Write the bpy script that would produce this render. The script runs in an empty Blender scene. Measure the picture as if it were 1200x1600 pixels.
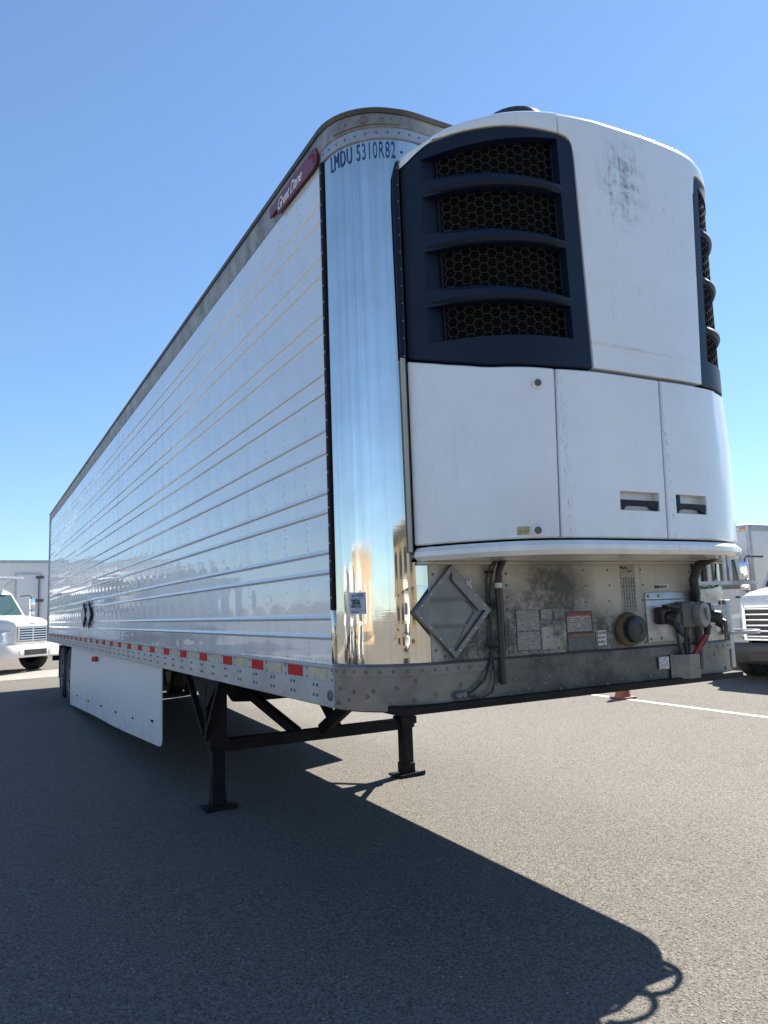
import bpy, bmesh, math, random
from math import sin, cos, pi, radians, sqrt, atan2
from mathutils import Vector, Matrix, noise as mnoise
random.seed(7)
sc = bpy.context.scene
COL = sc.collection
# ------------------------------------------------------------------ camera, sky, sun, exposure
def look(yaw, pit, rol):
    f = Vector((sin(yaw)*cos(pit), cos(yaw)*cos(pit), sin(pit)))
    r = Vector((cos(yaw), -sin(yaw), 0)); u = r.cross(f)
    c, s = cos(rol), sin(rol)
    return c*r+s*u, -s*r+c*u, f
cam = bpy.data.cameras.new('camera'); camo = bpy.data.objects.new('camera', cam); COL.objects.link(camo)
cr, cu, cf = look(.5049, .1301, -.0356)
M = Matrix((cr, cu, -cf)).transposed().to_4x4(); M.translation = Vector((-1.5236, -2.9253, 1.6151))
camo.matrix_world = M
cam.sensor_fit = 'VERTICAL'; cam.sensor_height = 36.0; cam.lens = 36.0*1161.99/1600
cam.clip_start = .05; cam.clip_end = 2000
sc.camera = camo
SUN = Vector((.95, .29, 1.0)).normalized()
sun_el = math.asin(SUN.z); sun_az = atan2(SUN.x, SUN.y)
w = bpy.data.worlds.new('World'); sc.world = w; w.use_nodes = True
wn = w.node_tree; bg = wn.nodes['Background']
sky = wn.nodes.new('ShaderNodeTexSky'); sky.sky_type = 'NISHITA'; sky.sun_disc = False
sky.sun_elevation = sun_el; sky.sun_rotation = sun_az
sky.altitude = 50; sky.air_density = 1.0; sky.dust_density = .05; sky.ozone_density = 2.6
tint = wn.nodes.new('ShaderNodeMix'); tint.data_type = 'RGBA'; tint.blend_type = 'MULTIPLY'; tint.inputs[0].default_value = 1
tint.inputs[7].default_value = (.97, 1.21, 1.46, 1)      # camera white balance of the sky
gam = wn.nodes.new('ShaderNodeGamma'); gam.inputs[1].default_value = .78
wn.links.new(sky.outputs[0], gam.inputs[0]); wn.links.new(gam.outputs[0], tint.inputs[6]); wn.links.new(tint.outputs[2], bg.inputs[0]); bg.inputs[1].default_value = .061
sl = bpy.data.lights.new('sun', 'SUN'); slo = bpy.data.objects.new('sun', sl); COL.objects.link(slo)
sl.energy = 4.8; sl.angle = radians(.53); sl.color = (1.0, .93, .82)
slo.rotation_euler = SUN.to_track_quat('Z', 'Y').to_euler()
vs = sc.view_settings; vs.view_transform = 'Standard'; vs.look = 'None'; vs.gamma = 1; vs.use_curve_mapping = False
vs.exposure = 1.62
# ------------------------------------------------------------------ ground height
S, SX, YL = .0107, .0121, 3.67
def gz(x, y):
    return S*(max(-40, min(45, y))-YL)+SX*(max(-40, min(45, x))-1.3)
# ------------------------------------------------------------------ mesh builder
class MB:
    def __init__(self): self.v = []; self.f = []; self.m = []
    def add(self, vs_, fs, mi=0):
        b = len(self.v); self.v += [tuple(p) for p in vs_]
        for f in fs: self.f.append(tuple(i+b for i in f)); self.m.append(mi)
        return self
    def box(self, x0, x1, y0, y1, z0, z1, mi=0):
        if x0 > x1: x0, x1 = x1, x0
        if y0 > y1: y0, y1 = y1, y0
        if z0 > z1: z0, z1 = z1, z0
        v = [(x, y, z) for z in (z0, z1) for y in (y0, y1) for x in (x0, x1)]
        return self.add(v, [(0, 2, 3, 1), (4, 5, 7, 6), (0, 1, 5, 4), (2, 6, 7, 3), (0, 4, 6, 2), (1, 3, 7, 5)], mi)
    def bevbox(self, x0, x1, y0, y1, z0, z1, b=.01, mi=0):
        bm = bmesh.new(); bmesh.ops.create_cube(bm, size=1)
        for v in bm.verts: v.co = Vector(((x0+x1)/2+v.co.x*(x1-x0), (y0+y1)/2+v.co.y*(y1-y0), (z0+z1)/2+v.co.z*(z1-z0)))
        bmesh.ops.bevel(bm, geom=list(bm.edges), offset=b, segments=2, affect='EDGES', profile=.5)
        bm.verts.index_update()
        self.add([v.co[:] for v in bm.verts], [[v.index for v in f.verts] for f in bm.faces], mi); bm.free(); return self
    def bar(self, a, b, w_, h, up=(0, 0, 1), mi=0):
        a = Vector(a); b = Vector(b); d = (b-a).normalized(); u = Vector(up)
        if abs(d.dot(u)) > .98: u = Vector((0, 1, 0))
        s = d.cross(u).normalized(); u = s.cross(d)
        v = [p+s*(i*w_/2)+u*(j*h/2) for p in (a, b) for i, j in ((-1, -1), (1, -1), (1, 1), (-1, 1))]
        return self.add(v, [(3, 2, 1, 0), (4, 5, 6, 7), (0, 1, 5, 4), (1, 2, 6, 5), (2, 3, 7, 6), (3, 0, 4, 7)], mi)
    def tube(self, pts, r, n=8, mi=0, closed=False):
        pts = [Vector(p) for p in pts]; N = len(pts); rings = []
        u = None
        for i, p in enumerate(pts):
            if closed: d = (pts[(i+1) % N]-pts[i-1]).normalized()
            else: d = (pts[min(i+1, N-1)]-pts[max(i-1, 0)]).normalized()
            if u is None: u = d.orthogonal().normalized()
            else: u = (u-d*u.dot(d)).normalized()
            s = d.cross(u); rr = r[i] if isinstance(r, (list, tuple)) else r
            rings.append([p+(u*cos(2*pi*k/n)+s*sin(2*pi*k/n))*rr for k in range(n)])
        v = [q for ring in rings for q in ring]; f = []
        for i in range(N if closed else N-1):
            j = (i+1) % N
            for k in range(n): f.append((i*n+k, i*n+(k+1) % n, j*n+(k+1) % n, j*n+k))
        if not closed: f += [tuple(range(n))[::-1], tuple((N-1)*n+k for k in range(n))]
        return self.add(v, f, mi)
    def lathe(self, prof, c, axis=(0, 0, 1), n=24, mi=0):   # prof: (r, h)
        ax = Vector(axis).normalized(); u = ax.orthogonal().normalized(); s = ax.cross(u); c = Vector(c)
        v = []; f = []
        for r, h in prof:
            for k in range(n): v.append(c+ax*h+(u*cos(2*pi*k/n)+s*sin(2*pi*k/n))*r)
        for i in range(len(prof)-1):
            for k in range(n): f.append((i*n+k, i*n+(k+1) % n, (i+1)*n+(k+1) % n, (i+1)*n+k))
        f += [tuple(range(n))[::-1], tuple((len(prof)-1)*n+k for k in range(n))]
        return self.add(v, f, mi)
    def prism(self, poly, d, mi=0):          # poly: 3-D loop, d: extrude vector
        n = len(poly); d = Vector(d)
        v = [Vector(p) for p in poly]+[Vector(p)+d for p in poly]
        f = [tuple(range(n))[::-1], tuple(range(n, 2*n))]+[(i, (i+1) % n, n+(i+1) % n, n+i) for i in range(n)]
        return self.add(v, f, mi)
    def loft(self, secs, mi=0, cap=True):
        n = len(secs[0]); v = [p for s_ in secs for p in s_]; f = []
        for i in range(len(secs)-1):
            for k in range(n): f.append((i*n+k, i*n+(k+1) % n, (i+1)*n+(k+1) % n, (i+1)*n+k))
        if cap: f += [tuple(range(n))[::-1], tuple((len(secs)-1)*n+k for k in range(n))]
        return self.add(v, f, mi)
    def dome(self, p, nrm, r, h=None, n=7, mi=0):
        nrm = Vector(nrm).normalized(); u = nrm.orthogonal().normalized(); s = nrm.cross(u); p = Vector(p); h = h or r*.55
        v = [p+(u*cos(2*pi*k/n)+s*sin(2*pi*k/n))*r for k in range(n)]
        v += [p+nrm*h*.75+(u*cos(2*pi*k/n)+s*sin(2*pi*k/n))*r*.62 for k in range(n)]+[p+nrm*h]
        f = [(k, (k+1) % n, n+(k+1) % n, n+k) for k in range(n)]+[(n+k, n+(k+1) % n, 2*n) for k in range(n)]
        return self.add(v, f, mi)
    def mesh(self, name, mats, ang=35, recalc=True):
        me = bpy.data.meshes.new(name); me.from_pydata(self.v, [], self.f)
        if not isinstance(mats, (list, tuple)): mats = [mats]
        for m in mats: me.materials.append(m)
        if len(mats) > 1: me.polygons.foreach_set('material_index', self.m)
        if recalc:
            bm = bmesh.new(); bm.from_mesh(me); bmesh.ops.recalc_face_normals(bm, faces=bm.faces); bm.to_mesh(me); bm.free()
        me.shade_smooth(); me.set_sharp_from_angle(angle=radians(ang)); me.update()
        return me
def thing(name, label, cat, loc=(0, 0, 0), rz=0, group=None, kind=None, data=None):
    o = bpy.data.objects.new(name, data); COL.objects.link(o); o.location = loc; o.rotation_euler = (0, 0, rz)
    o['label'] = label
    if cat: o['category'] = cat
    if group: o['group'] = group
    return o
def part(name, mb, mat, parent, world=False, label=None, kind=None, ang=35, recalc=True):
    me = mb.mesh(name, mat, ang, recalc) if isinstance(mb, MB) else mb
    o = bpy.data.objects.new(name, me); COL.objects.link(o); o.parent = parent
    if world:                                   # mesh written in trailer coordinates
        q = parent; off = Vector((0, 0, 0))
        while q: off += q.location; q = q.parent
        o.location = -off
    if label: o['label'] = label
    if kind: o['kind'] = kind
    return o
def struct(name, mb, mat, kind='structure'):
    me = mb.mesh(name, mat); o = bpy.data.objects.new(name, me); COL.objects.link(o); o['kind'] = kind; return o
def copy_tree(o, parent=None):
    c = o.copy(); COL.objects.link(c)
    if parent: c.parent = parent
    for ch in o.children: copy_tree(ch, c)
    return c
# ------------------------------------------------------------------ materials
def mat(name, base=(.5, .5, .5), rough=.5, metal=0, coat=0, spec=.5, coat_rough=.03):
    m = bpy.data.materials.new(name); m.use_nodes = True; b = m.node_tree.nodes['Principled BSDF']
    b.inputs['Base Color'].default_value = (*base, 1); b.inputs['Roughness'].default_value = rough
    b.inputs['Metallic'].default_value = metal; b.inputs['Coat Weight'].default_value = coat
    b.inputs['Coat Roughness'].default_value = coat_rough
    b.inputs['Specular IOR Level'].default_value = spec
    return m
class NT:
    def __init__(self, m): self.t = m.node_tree; self.b = self.t.nodes['Principled BSDF']; self.co = None
    def n(self, typ, **kw):
        x = self.t.nodes.new('ShaderNode'+typ)
        for k, v in kw.items(): setattr(x, k, v)
        return x
    def l(self, a, b): self.t.links.new(a, b)
    def coord(self, scale=(1, 1, 1), loc=(0, 0, 0)):
        if not self.co: self.co = self.n('TexCoord')
        mp = self.n('Mapping'); mp.inputs['Scale'].default_value = scale; mp.inputs['Location'].default_value = loc
        self.l(self.co.outputs['Object'], mp.inputs[0]); return mp.outputs[0]
    def noise(self, scale, detail=3, rough=.55, vec=None, dist=0):
        x = self.n('TexNoise'); x.inputs['Scale'].default_value = scale; x.inputs['Detail'].default_value = detail
        x.inputs['Roughness'].default_value = rough; x.inputs['Distortion'].default_value = dist
        self.l(vec if vec else self.coord(), x.inputs['Vector']); return x.outputs['Fac']
    def ramp(self, fac, stops):
        r = self.n('ValToRGB'); e = r.color_ramp.elements
        while len(e) < len(stops): e.new(.5)
        for i, (p, c) in enumerate(stops):
            e[i].position = p; e[i].color = (*c, 1) if isinstance(c, tuple) else (c, c, c, 1)
        self.l(fac, r.inputs[0]); return r.outputs[0]
    def mix(self, fac, a, b, typ='MIX'):
        x = self.n('Mix'); x.data_type = 'RGBA'; x.blend_type = typ
        for s_, val in ((0, fac), (6, a), (7, b)):
            if isinstance(val, (int, float)): x.inputs[s_].default_value = val
            elif isinstance(val, tuple): x.inputs[s_].default_value = (*val, 1)
            else: self.l(val, x.inputs[s_])
        return x.outputs[2]
    def math(self, op, a, b=0, clamp=False):
        x = self.n('Math'); x.operation = op; x.use_clamp = clamp
        for i, val in enumerate((a, b)):
            if isinstance(val, (int, float)): x.inputs[i].default_value = val
            else: self.l(val, x.inputs[i])
        return x.outputs[0]
    def bump(self, h, strength=.3, dist=.01, nrm=None):
        x = self.n('Bump'); x.inputs['Strength'].default_value = strength; x.inputs['Distance'].default_value = dist
        self.l(h, x.inputs['Height'])
        if nrm: self.l(nrm, x.inputs['Normal'])
        return x.outputs[0]
    def color(self, s_): self.l(s_, self.b.inputs['Base Color'])
    def rough(self, s_): self.l(s_, self.b.inputs['Roughness'])
    def normal(self, s_): self.l(s_, self.b.inputs['Normal'])
    def blob(self, c, r):                       # soft 1..0 mask round a point (object coordinates), r per axis
        v = self.coord((1/r[0], 1/r[1], 1/r[2]), (-c[0]/r[0], -c[1]/r[1], -c[2]/r[2]))
        x = self.n('VectorMath'); x.operation = 'LENGTH'; self.l(v, x.inputs[0])
        return self.math('SUBTRACT', 1.0, x.outputs['Value'], True)
    def sep(self): 
        x = self.n('SeparateXYZ'); self.l(self.coord(), x.inputs[0]); return x.outputs
    def rng(self, val, a, b):                   # clamp((val-a)/(b-a))
        x = self.n('MapRange'); x.inputs[1].default_value = a; x.inputs[2].default_value = b
        self.l(val, x.inputs[0]); return x.outputs[0]
MT = {}
def simple(key, *a, grime=None, gscale=3, bump=0, **k):
    m = mat(key, *a, **k); t = NT(m)
    if grime:
        base = a[0]
        f = t.ramp(t.noise(gscale, 6, .65), [(.38, 0.0), (.72, 1.0)])
        t.color(t.mix(f, tuple(base), tuple(grime)))
        t.rough(t.math('ADD', t.math('MULTIPLY', t.noise(gscale*2.3, 4), .25), a[1]-.1, True))
    if bump: t.normal(t.bump(t.noise(60, 4), bump, .004))
    MT[key] = m; return m
simple('black_steel', (.008, .008, .009), .65, grime=(.022, .019, .017), gscale=5, spec=.2)
simple('under_steel', (.009, .009, .010), .65, grime=(.022, .02, .018), gscale=4, spec=.2)
simple('rubber', (.02, .02, .021), .75, grime=(.045, .042, .038), gscale=6)
simple('black_plastic', (.015, .015, .016), .38, grime=(.03, .03, .03), gscale=9)
simple('rim_white', (.34, .34, .33), .45, grime=(.14, .13, .12), gscale=6)
simple('galv', (.5, .51, .52), .42, .75, grime=(.32, .31, .3), gscale=14)
simple('rivet_alu', (.5, .51, .53), .4, .8)
simple('rivet_dirty', (.16, .155, .15), .55, .4)
simple('red_tape', (.58, .035, .025), .7, grime=(.5, .025, .018), gscale=20, spec=.15)
simple('white_tape', (.62, .55, .36), .7, grime=(.44, .39, .27), gscale=20, spec=.15)
simple('crimson', (.2, .018, .03), .35, grime=(.12, .03, .035), gscale=8)
simple('ink_white', (.75, .75, .73), .5)
simple('ink_black', (.02, .02, .022), .5)
simple('ink_blue', (.03, .075, .2), .35)
simple('label_blue', (.42, .47, .55), .45)
simple('label_white', (.6, .6, .57), .5, grime=(.42, .42, .4), gscale=30)
simple('red_light', (.6, .03, .015), .25)
simple('lens_dull', (.17, .13, .10), .35)
simple('amber_light', (.7, .22, .02), .25)
simple('red_hose', (.26, .015, .02), .5)
simple('blue_hose', (.03, .05, .09), .45)
simple('grey_box', (.115, .11, .1), .5, grime=(.06, .057, .052), gscale=18)
simple('grey_lid', (.25, .25, .24), .45, grime=(.14, .14, .13), gscale=18)
simple('cap_rubber', (.07, .055, .03), .6, grime=(.14, .11, .05), gscale=10)
simple('cone_orange', (.22, .045, .03), .6, grime=(.1, .035, .03), gscale=14)
simple('chrome', (.75, .75, .76), .12, 1.0)
simple('headlamp', (.55, .57, .6), .08, .3, coat=1)
simple('truck_white', (.72, .72, .71), .25, coat=.6, grime=(.62, .61, .58), gscale=1.5)
simple('box_white', (.74, .74, .73), .4, grime=(.66, .65, .63), gscale=.7)
simple('bumper_grey', (.45, .45, .46), .35, .5)
simple('window_glass', (.03, .06, .06), .04, spec=.8)
simple('cab_interior', (.14, .14, .135), .7)
simple('beige_wall', (.40, .30, .19), .85, grime=(.34, .255, .16), gscale=.6)
simple('bumper_dark', (.03, .03, .032), .4)
simple('grey_wall', (.4, .4, .39), .85)
simple('line_paint', (.62, .62, .6), .7, grime=(.28, .27, .26), gscale=9)
simple('far_glass', (.03, .05, .06), .1)
# asphalt
m = mat('asphalt', (.14, .13, .12), .88, spec=.25); t = NT(m); MT['asphalt'] = m
big = t.noise(.35, 5, .6); fine = t.noise(62, 4, .75); mid = t.noise(14, 5, .65)
vor = t.n('TexVoronoi'); vor.inputs['Scale'].default_value = 75; t.l(t.coord(), vor.inputs['Vector'])
cs = t.n('SeparateColor'); t.l(vor.outputs['Color'], cs.inputs[0])
stone = t.math('MULTIPLY', t.ramp(vor.outputs['Distance'], [(.25, 1.0), (.5, 0.0)]), t.ramp(cs.outputs[0], [(.5, 0.0), (.7, 1.0)]))
hole = t.math('MULTIPLY', t.ramp(vor.outputs['Distance'], [(.3, 1.0), (.55, 0.0)]), t.ramp(cs.outputs[1], [(.62, 0.0), (.8, 1.0)]))
vor2 = t.n('TexVoronoi'); vor2.inputs['Scale'].default_value = 30; t.l(t.coord(), vor2.inputs['Vector'])
cs2 = t.n('SeparateColor'); t.l(vor2.outputs['Color'], cs2.inputs[0])
stone2 = t.math('MULTIPLY', t.ramp(vor2.outputs['Distance'], [(.14, 1.0), (.26, 0.0)]), t.ramp(cs2.outputs[0], [(.8, 0.0), (.92, 1.0)]))
c = t.ramp(fine, [(.34, (.04, .037, .033)), (.5, (.125, .116, .102)), (.66, (.24, .222, .196))])
c = t.mix(t.math('MULTIPLY', hole, .75), c, (.035, .033, .03))
c = t.mix(t.math('MULTIPLY', stone, .75), c, (.26, .243, .215))
c = t.mix(t.math('MULTIPLY', stone2, .85), c, (.40, .38, .345))
c = t.mix(t.ramp(mid, [(.4, 0.0), (.75, .4)]), c, (.10, .093, .083))
c = t.mix(t.ramp(big, [(.4, 0.0), (.7, .3)]), c, (.16, .15, .134))
spot = t.math('MAXIMUM', t.ramp(t.noise(1.7, 2, .5), [(.68, 0.0), (.78, .3)]), t.ramp(t.noise(3.1, 3, .6, t.coord((1, 1, 1), (7, 3, 0))), [(.735, 0.0), (.77, .55)]))
c = t.mix(spot, c, (.06, .056, .05))
t.color(c)
h = t.math('SUBTRACT', t.math('ADD', t.math('MULTIPLY', fine, .8), t.math('ADD', stone, stone2)), hole)
t.normal(t.bump(h, .8, .009))
# pale concrete apron far behind
m = mat('concrete', (.3, .29, .27), .85); t = NT(m); MT['concrete'] = m
t.color(t.mix(t.noise(.8, 6, .65), (.2, .19, .17), (.29, .275, .25)))
# glossy white pre-painted side sheets
m = mat('side_white', (.6, .62, .65), .2, 0, coat=.8, spec=.5); t = NT(m); MT['side_white'] = m
t.b.inputs['Coat IOR'].default_value = 1.75
sx = t.coord((1, .6, 1))
c = t.mix(t.ramp(t.noise(1.1, 5, .6, sx), [(.35, 0.0), (.75, 1.0)]), (.76, .77, .79), (.66, .68, .70))
str_ = t.noise(3, 4, .6, t.coord((1, 9, .35)))
c = t.mix(t.ramp(str_, [(.55, 0.0), (.8, .35)]), c, (.45, .46, .47))
gr = t.math('MULTIPLY', t.math('SUBTRACT', 1.0, t.rng(t.sep()[2], 1.36, 1.62)), t.ramp(t.noise(5, 6, .7), [(.4, 0.0), (.7, .5)]))
c = t.mix(gr, c, (.42, .4, .37))
t.color(c); t.rough(t.math('ADD', t.math('MULTIPLY', t.noise(2.5, 5), .25), .12))
t.normal(t.bump(t.noise(7, 3, .5), .12, .004))
# polished stainless
m = mat('stainless', (.78, .79, .8), .04, 1.0); t = NT(m); MT['stainless'] = m
t.color(t.mix(t.ramp(t.noise(2.2, 6, .7), [(.4, 0.0), (.8, 1.0)]), (.80, .785, .73), (.64, .625, .58)))
t.color(t.mix(t.ramp(t.noise(1, 4, .65, t.coord((14, 14, .12))), [(.45, 0.0), (.7, .75)]), t.mix(t.ramp(t.noise(2.2, 6, .7), [(.4, 0.0), (.8, 1.0)]), (.80, .785, .73), (.64, .625, .58)), (.46, .45, .42)))
t.rough(t.ramp(t.noise(3.5, 6, .7, t.coord((3, 3, .6))), [(.4, .025), (.85, .16)]))
h = t.math('ADD', t.noise(3.2, 2, .5, t.coord((1, 1, .35))), t.math('MULTIPLY', t.noise(120, 2, .5, t.coord((.05, .05, 1))), .012))
d1 = t.blob((.27, .02, 1.60), (.13, .13, .12)); d2 = t.blob((.20, .06, 1.44), (.06, .1, .05)); d3 = t.blob((.05, .16, 1.56), (.05, .1, .09))
h = t.math('ADD', h, t.math('MULTIPLY', t.math('POWER', d1, .6), .5)); h = t.math('ADD', h, t.math('MULTIPLY', t.math('ADD', d2, d3), .4))
h = t.math('ADD', h, t.math('MULTIPLY', t.math('MULTIPLY', t.noise(9, 2, .5, t.coord((1, 1, .5))), t.math('SUBTRACT', 1.0, t.rng(t.sep()[2], 1.45, 2.1))), .35))
h = t.math('ADD', h, t.math('MULTIPLY', t.noise(16, 1, .5, t.coord((1, 1, .02))), .05))
t.normal(t.bump(h, .2, .014))
m = mat('stainless_dull', (.4, .38, .37), .22, 1.0); t = NT(m); MT['stainless_dull'] = m
t.color(t.mix(t.ramp(t.noise(6, 6, .7), [(.35, 0.0), (.7, 1.0)]), (.42, .41, .41), (.2, .17, .16)))
t.normal(t.bump(t.noise(5, 2), .3, .02))
# brushed grey rails
m = mat('rail_alu', (.42, .43, .46), .42, .55); t = NT(m); MT['rail_alu'] = m
t.color(t.mix(t.ramp(t.noise(2.5, 6, .7, t.coord((1, 1, 2))), [(.35, 0.0), (.75, 1.0)]), (.46, .47, .5), (.3, .3, .31)))
t.rough(t.math('ADD', t.math('MULTIPLY', t.noise(9, 5), .3), .28))
# dirty top rail
m = mat('top_rail_paint', (.4, .4, .39), .5, .3); t = NT(m); MT['top_rail_paint'] = m
t.color(t.mix(t.ramp(t.noise(5, 7, .72, t.coord((1, 1, .6))), [(.35, 0.0), (.7, 1.0)]), (.4, .395, .38), (.13, .12, .105)))
m = mat('top_trim', (.1, .1, .095), .5, .3); t = NT(m); MT['top_trim'] = m
t.color(t.mix(t.ramp(t.noise(7, 6, .7), [(.4, 0.0), (.7, 1.0)]), (.055, .054, .05), (.12, .1, .08)))
# sooty sill
m = mat('sill_steel', (.3, .29, .28), .45, .6); t = NT(m); MT['sill_steel'] = m
xyz = t.sep()
soot = t.math('MULTIPLY', t.rng(xyz[0], .35, 1.0), t.ramp(t.noise(3.2, 6, .7), [(.3, .25), (.65, 1.0)]))
soot = t.math('MULTIPLY', soot, t.math('SUBTRACT', 1.0, t.math('MULTIPLY', t.rng(xyz[0], 1.2, 2.3), .75)))
c = t.mix(t.ramp(t.noise(9, 6, .7), [(.35, 0.0), (.75, 1.0)]), (.23, .22, .21), (.14, .132, .125))
c = t.mix(soot, c, (.035, .032, .03)); t.color(c)
t.rough(t.ramp(soot, [(0, .36), (1, .7)]))
# white front wall, soot and drips
m = mat('front_white', (.55, .53, .48), .45); t = NT(m); MT['front_white'] = m
xyz = t.sep()
low = t.math('SUBTRACT', 1.0, t.rng(xyz[2], 1.36, 1.7))
cloud = t.noise(5, 7, .72)
c = t.mix(t.ramp(t.noise(2.2, 5, .6), [(.35, 0.0), (.7, 1.0)]), (.50, .475, .41), (.38, .355, .30))
drip = t.ramp(t.noise(1, 4, .6, t.coord((46, 46, 1.1))), [(.55, 0.0), (.8, .6)])
c = t.mix(drip, c, (.25, .22, .17))
f1 = t.math('MULTIPLY', t.blob((.68, 0, 1.40), (.42, 1, .40)), 2.2, True)
f2 = t.math('MULTIPLY', t.blob((1.05, 0, 1.60), (.34, 1, .36)), 1.9, True)
f3 = t.math('MULTIPLY', t.blob((1.25, 0, 1.44), (.6, 1, .22)), 1.6, True)
f4 = t.math('MULTIPLY', low, .55)
soot = t.math('MAXIMUM', t.math('MAXIMUM', f1, f2), t.math('MAXIMUM', f3, f4))
soot = t.math('MULTIPLY', soot, t.ramp(t.math('ADD', t.math('MULTIPLY', cloud, .75), t.math('MULTIPLY', t.noise(38, 3, .7), .3)), [(.32, .04), (.58, 1.0)]))
c = t.mix(soot, c, (.05, .046, .042))
speck = t.ramp(t.noise(70, 3, .75), [(.68, 0.0), (.76, .7)])
c = t.mix(t.math('MULTIPLY', speck, t.ramp(cloud, [(.4, .1), (.65, 1.0)])), c, (.08, .065, .05)); t.color(c)
# aluminium placard
m = mat('placard_alu', (.36, .36, .36), .4, .6); t = NT(m); MT['placard_alu'] = m
t.color(t.mix(t.ramp(t.noise(7, 6, .7), [(.35, 0.0), (.75, 1.0)]), (.22, .22, .22), (.12, .115, .11)))
# refrigeration unit plastics
m = mat('unit_white', (.74, .73, .7), .25, coat=.5, coat_rough=.08); t = NT(m); MT['unit_white'] = m
c = t.mix(t.ramp(t.noise(1.6, 5, .6), [(.4, 0.0), (.75, 1.0)]), (.84, .83, .81), (.76, .745, .715))
streak = t.noise(1, 5, .7, t.coord((70, 70, 1.6)))
sm = t.math('MULTIPLY', t.blob((1.27, -.5, 3.70), (.2, 1, .3)), t.ramp(t.noise(7, 4, .65, None, 1.2), [(.36, 0.0), (.62, 1.0)])); sm2 = t.blob((1.36, -.5, 3.5), (.42, 1, .55))
s1 = t.math('MULTIPLY', t.math('MULTIPLY', sm, 2.2, True), t.ramp(t.math('MULTIPLY', t.math('ADD', streak, t.noise(22, 4, .7)), .5), [(.42, 0.0), (.62, .85)]))
s2 = t.math('MULTIPLY', t.math('MULTIPLY', sm2, 1.6, True), t.ramp(t.noise(1, 5, .75, t.coord((34, 34, 9))), [(.6, 0.0), (.74, .7)]))
s3 = t.math('MULTIPLY', t.ramp(streak, [(.56, 0.0), (.75, .22)]), t.ramp(t.noise(2.5, 3), [(.4, 0.0), (.7, 1.0)]))
c = t.mix(t.math('MAXIMUM', s2, s3), c, (.2, .18, .16)); c = t.mix(s1, c, (.13, .1, .12))
xz = t.sep()[2]; dl = t.math('MULTIPLY', t.math('SUBTRACT', 1.0, t.math('MULTIPLY', t.math('ABSOLUTE', t.math('SUBTRACT', xz, 2.822)), 110), True), t.ramp(t.noise(5, 5, .7), [(.42, .1), (.65, .9)]))
c = t.mix(dl, c, (.3, .24, .15))
xx = t.sep()[0]
def near(v, x0, w_): return t.math('SUBTRACT', 1.0, t.math('MULTIPLY', t.math('ABSOLUTE', t.math('SUBTRACT', v, x0)), 1/w_), True)
sd = t.math('MULTIPLY', t.math('MULTIPLY', t.math('MAXIMUM', near(xx, .775, .03), near(xx, 1.405, .02)), t.math('LESS_THAN', xz, 2.69)), t.ramp(t.noise(1, 4, .75, t.coord((120, 120, 30))), [(.55, 0.0), (.66, .8)]))
c = t.mix(sd, c, (.12, .1, .085))
film = t.math('MULTIPLY', t.math('SUBTRACT', 1.0, t.rng(xz, 1.84, 2.15)), t.ramp(t.noise(4, 5, .65), [(.35, 0.0), (.7, .5)]))
c = t.mix(film, c, (.5, .47, .42))
t.color(c); t.rough(t.math('ADD', t.math('MULTIPLY', t.noise(5, 4), .2), .14))
t.normal(t.bump(t.noise(2.6, 2, .5), .25, .02))
m = mat('navy_plastic', (.008, .022, .06), .5, spec=.3); t = NT(m); MT['navy_plastic'] = m
t.color(t.mix(t.ramp(t.noise(2.5, 5, .6), [(.35, 0.0), (.75, 1.0)]), (.0035, .0095, .027), (.007, .014, .032)))
t.normal(t.bump(t.noise(260, 2), .08, .001))
m = mat('radiator', (.014, .014, .014), .8, spec=.1); t = NT(m); MT['radiator'] = m
xyz = t.sep()
wv = t.math('SINE', t.math('MULTIPLY', xyz[2], 460))
t.color(t.ramp(t.math('ADD', t.math('MULTIPLY', wv, .5), .5), [(.3, (.004, .003, .0025)), (.9, (.022, .017, .014))]))
t.normal(t.bump(wv, .5, .004))
simple('mesh_black', (.019, .017, .0155), .65, spec=.2)
# print: rows of illegible small type on a coloured ground
def print_mat(key, ground, ink, rows=220, cols=160, amt=.8, head=None):
    m = mat(key, ground, .5); t = NT(m); MT[key] = m
    xyz = t.sep()
    row = t.math('FRACT', t.math('MULTIPLY', xyz[2], rows))
    on = t.math('GREATER_THAN', row, .5)
    words = t.ramp(t.noise(1, 2, .5, t.coord((cols, 1, rows))), [(.44, 0.0), (.5, 1.0)])
    f = t.math('MULTIPLY', t.math('MULTIPLY', on, words), amt)
    c = t.mix(f, ground, ink)
    c = t.mix(t.ramp(t.noise(16, 6, .7), [(.4, 0.0), (.75, .6)]), c, tuple(x*.45 for x in ground)); t.color(c)
print_mat('print_grey', (.27, .265, .25), (.06, .06, .06), 110, 60, .7)
print_mat('print_faint', (.36, .35, .32), (.14, .14, .13), 120, 70, .6)
print_mat('print_white', (.62, .62, .6), (.08, .08, .08), 90, 50, .8)
print_mat('print_warning', (.30, .29, .26), (.05, .045, .04), 95, 50, .8)
print_mat('print_sooty', (.1, .105, .11), (.05, .05, .05), 80, 40, .6)
print_mat('print_caution', (.5, .45, .2), (.1, .08, .04), 130, 80, .8)
simple('warn_red', (.26, .025, .03), .5, grime=(.12, .03, .03), gscale=12)
simple('warn_orange', (.22, .1, .035), .5, grime=(.08, .05, .03), gscale=12)
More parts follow.
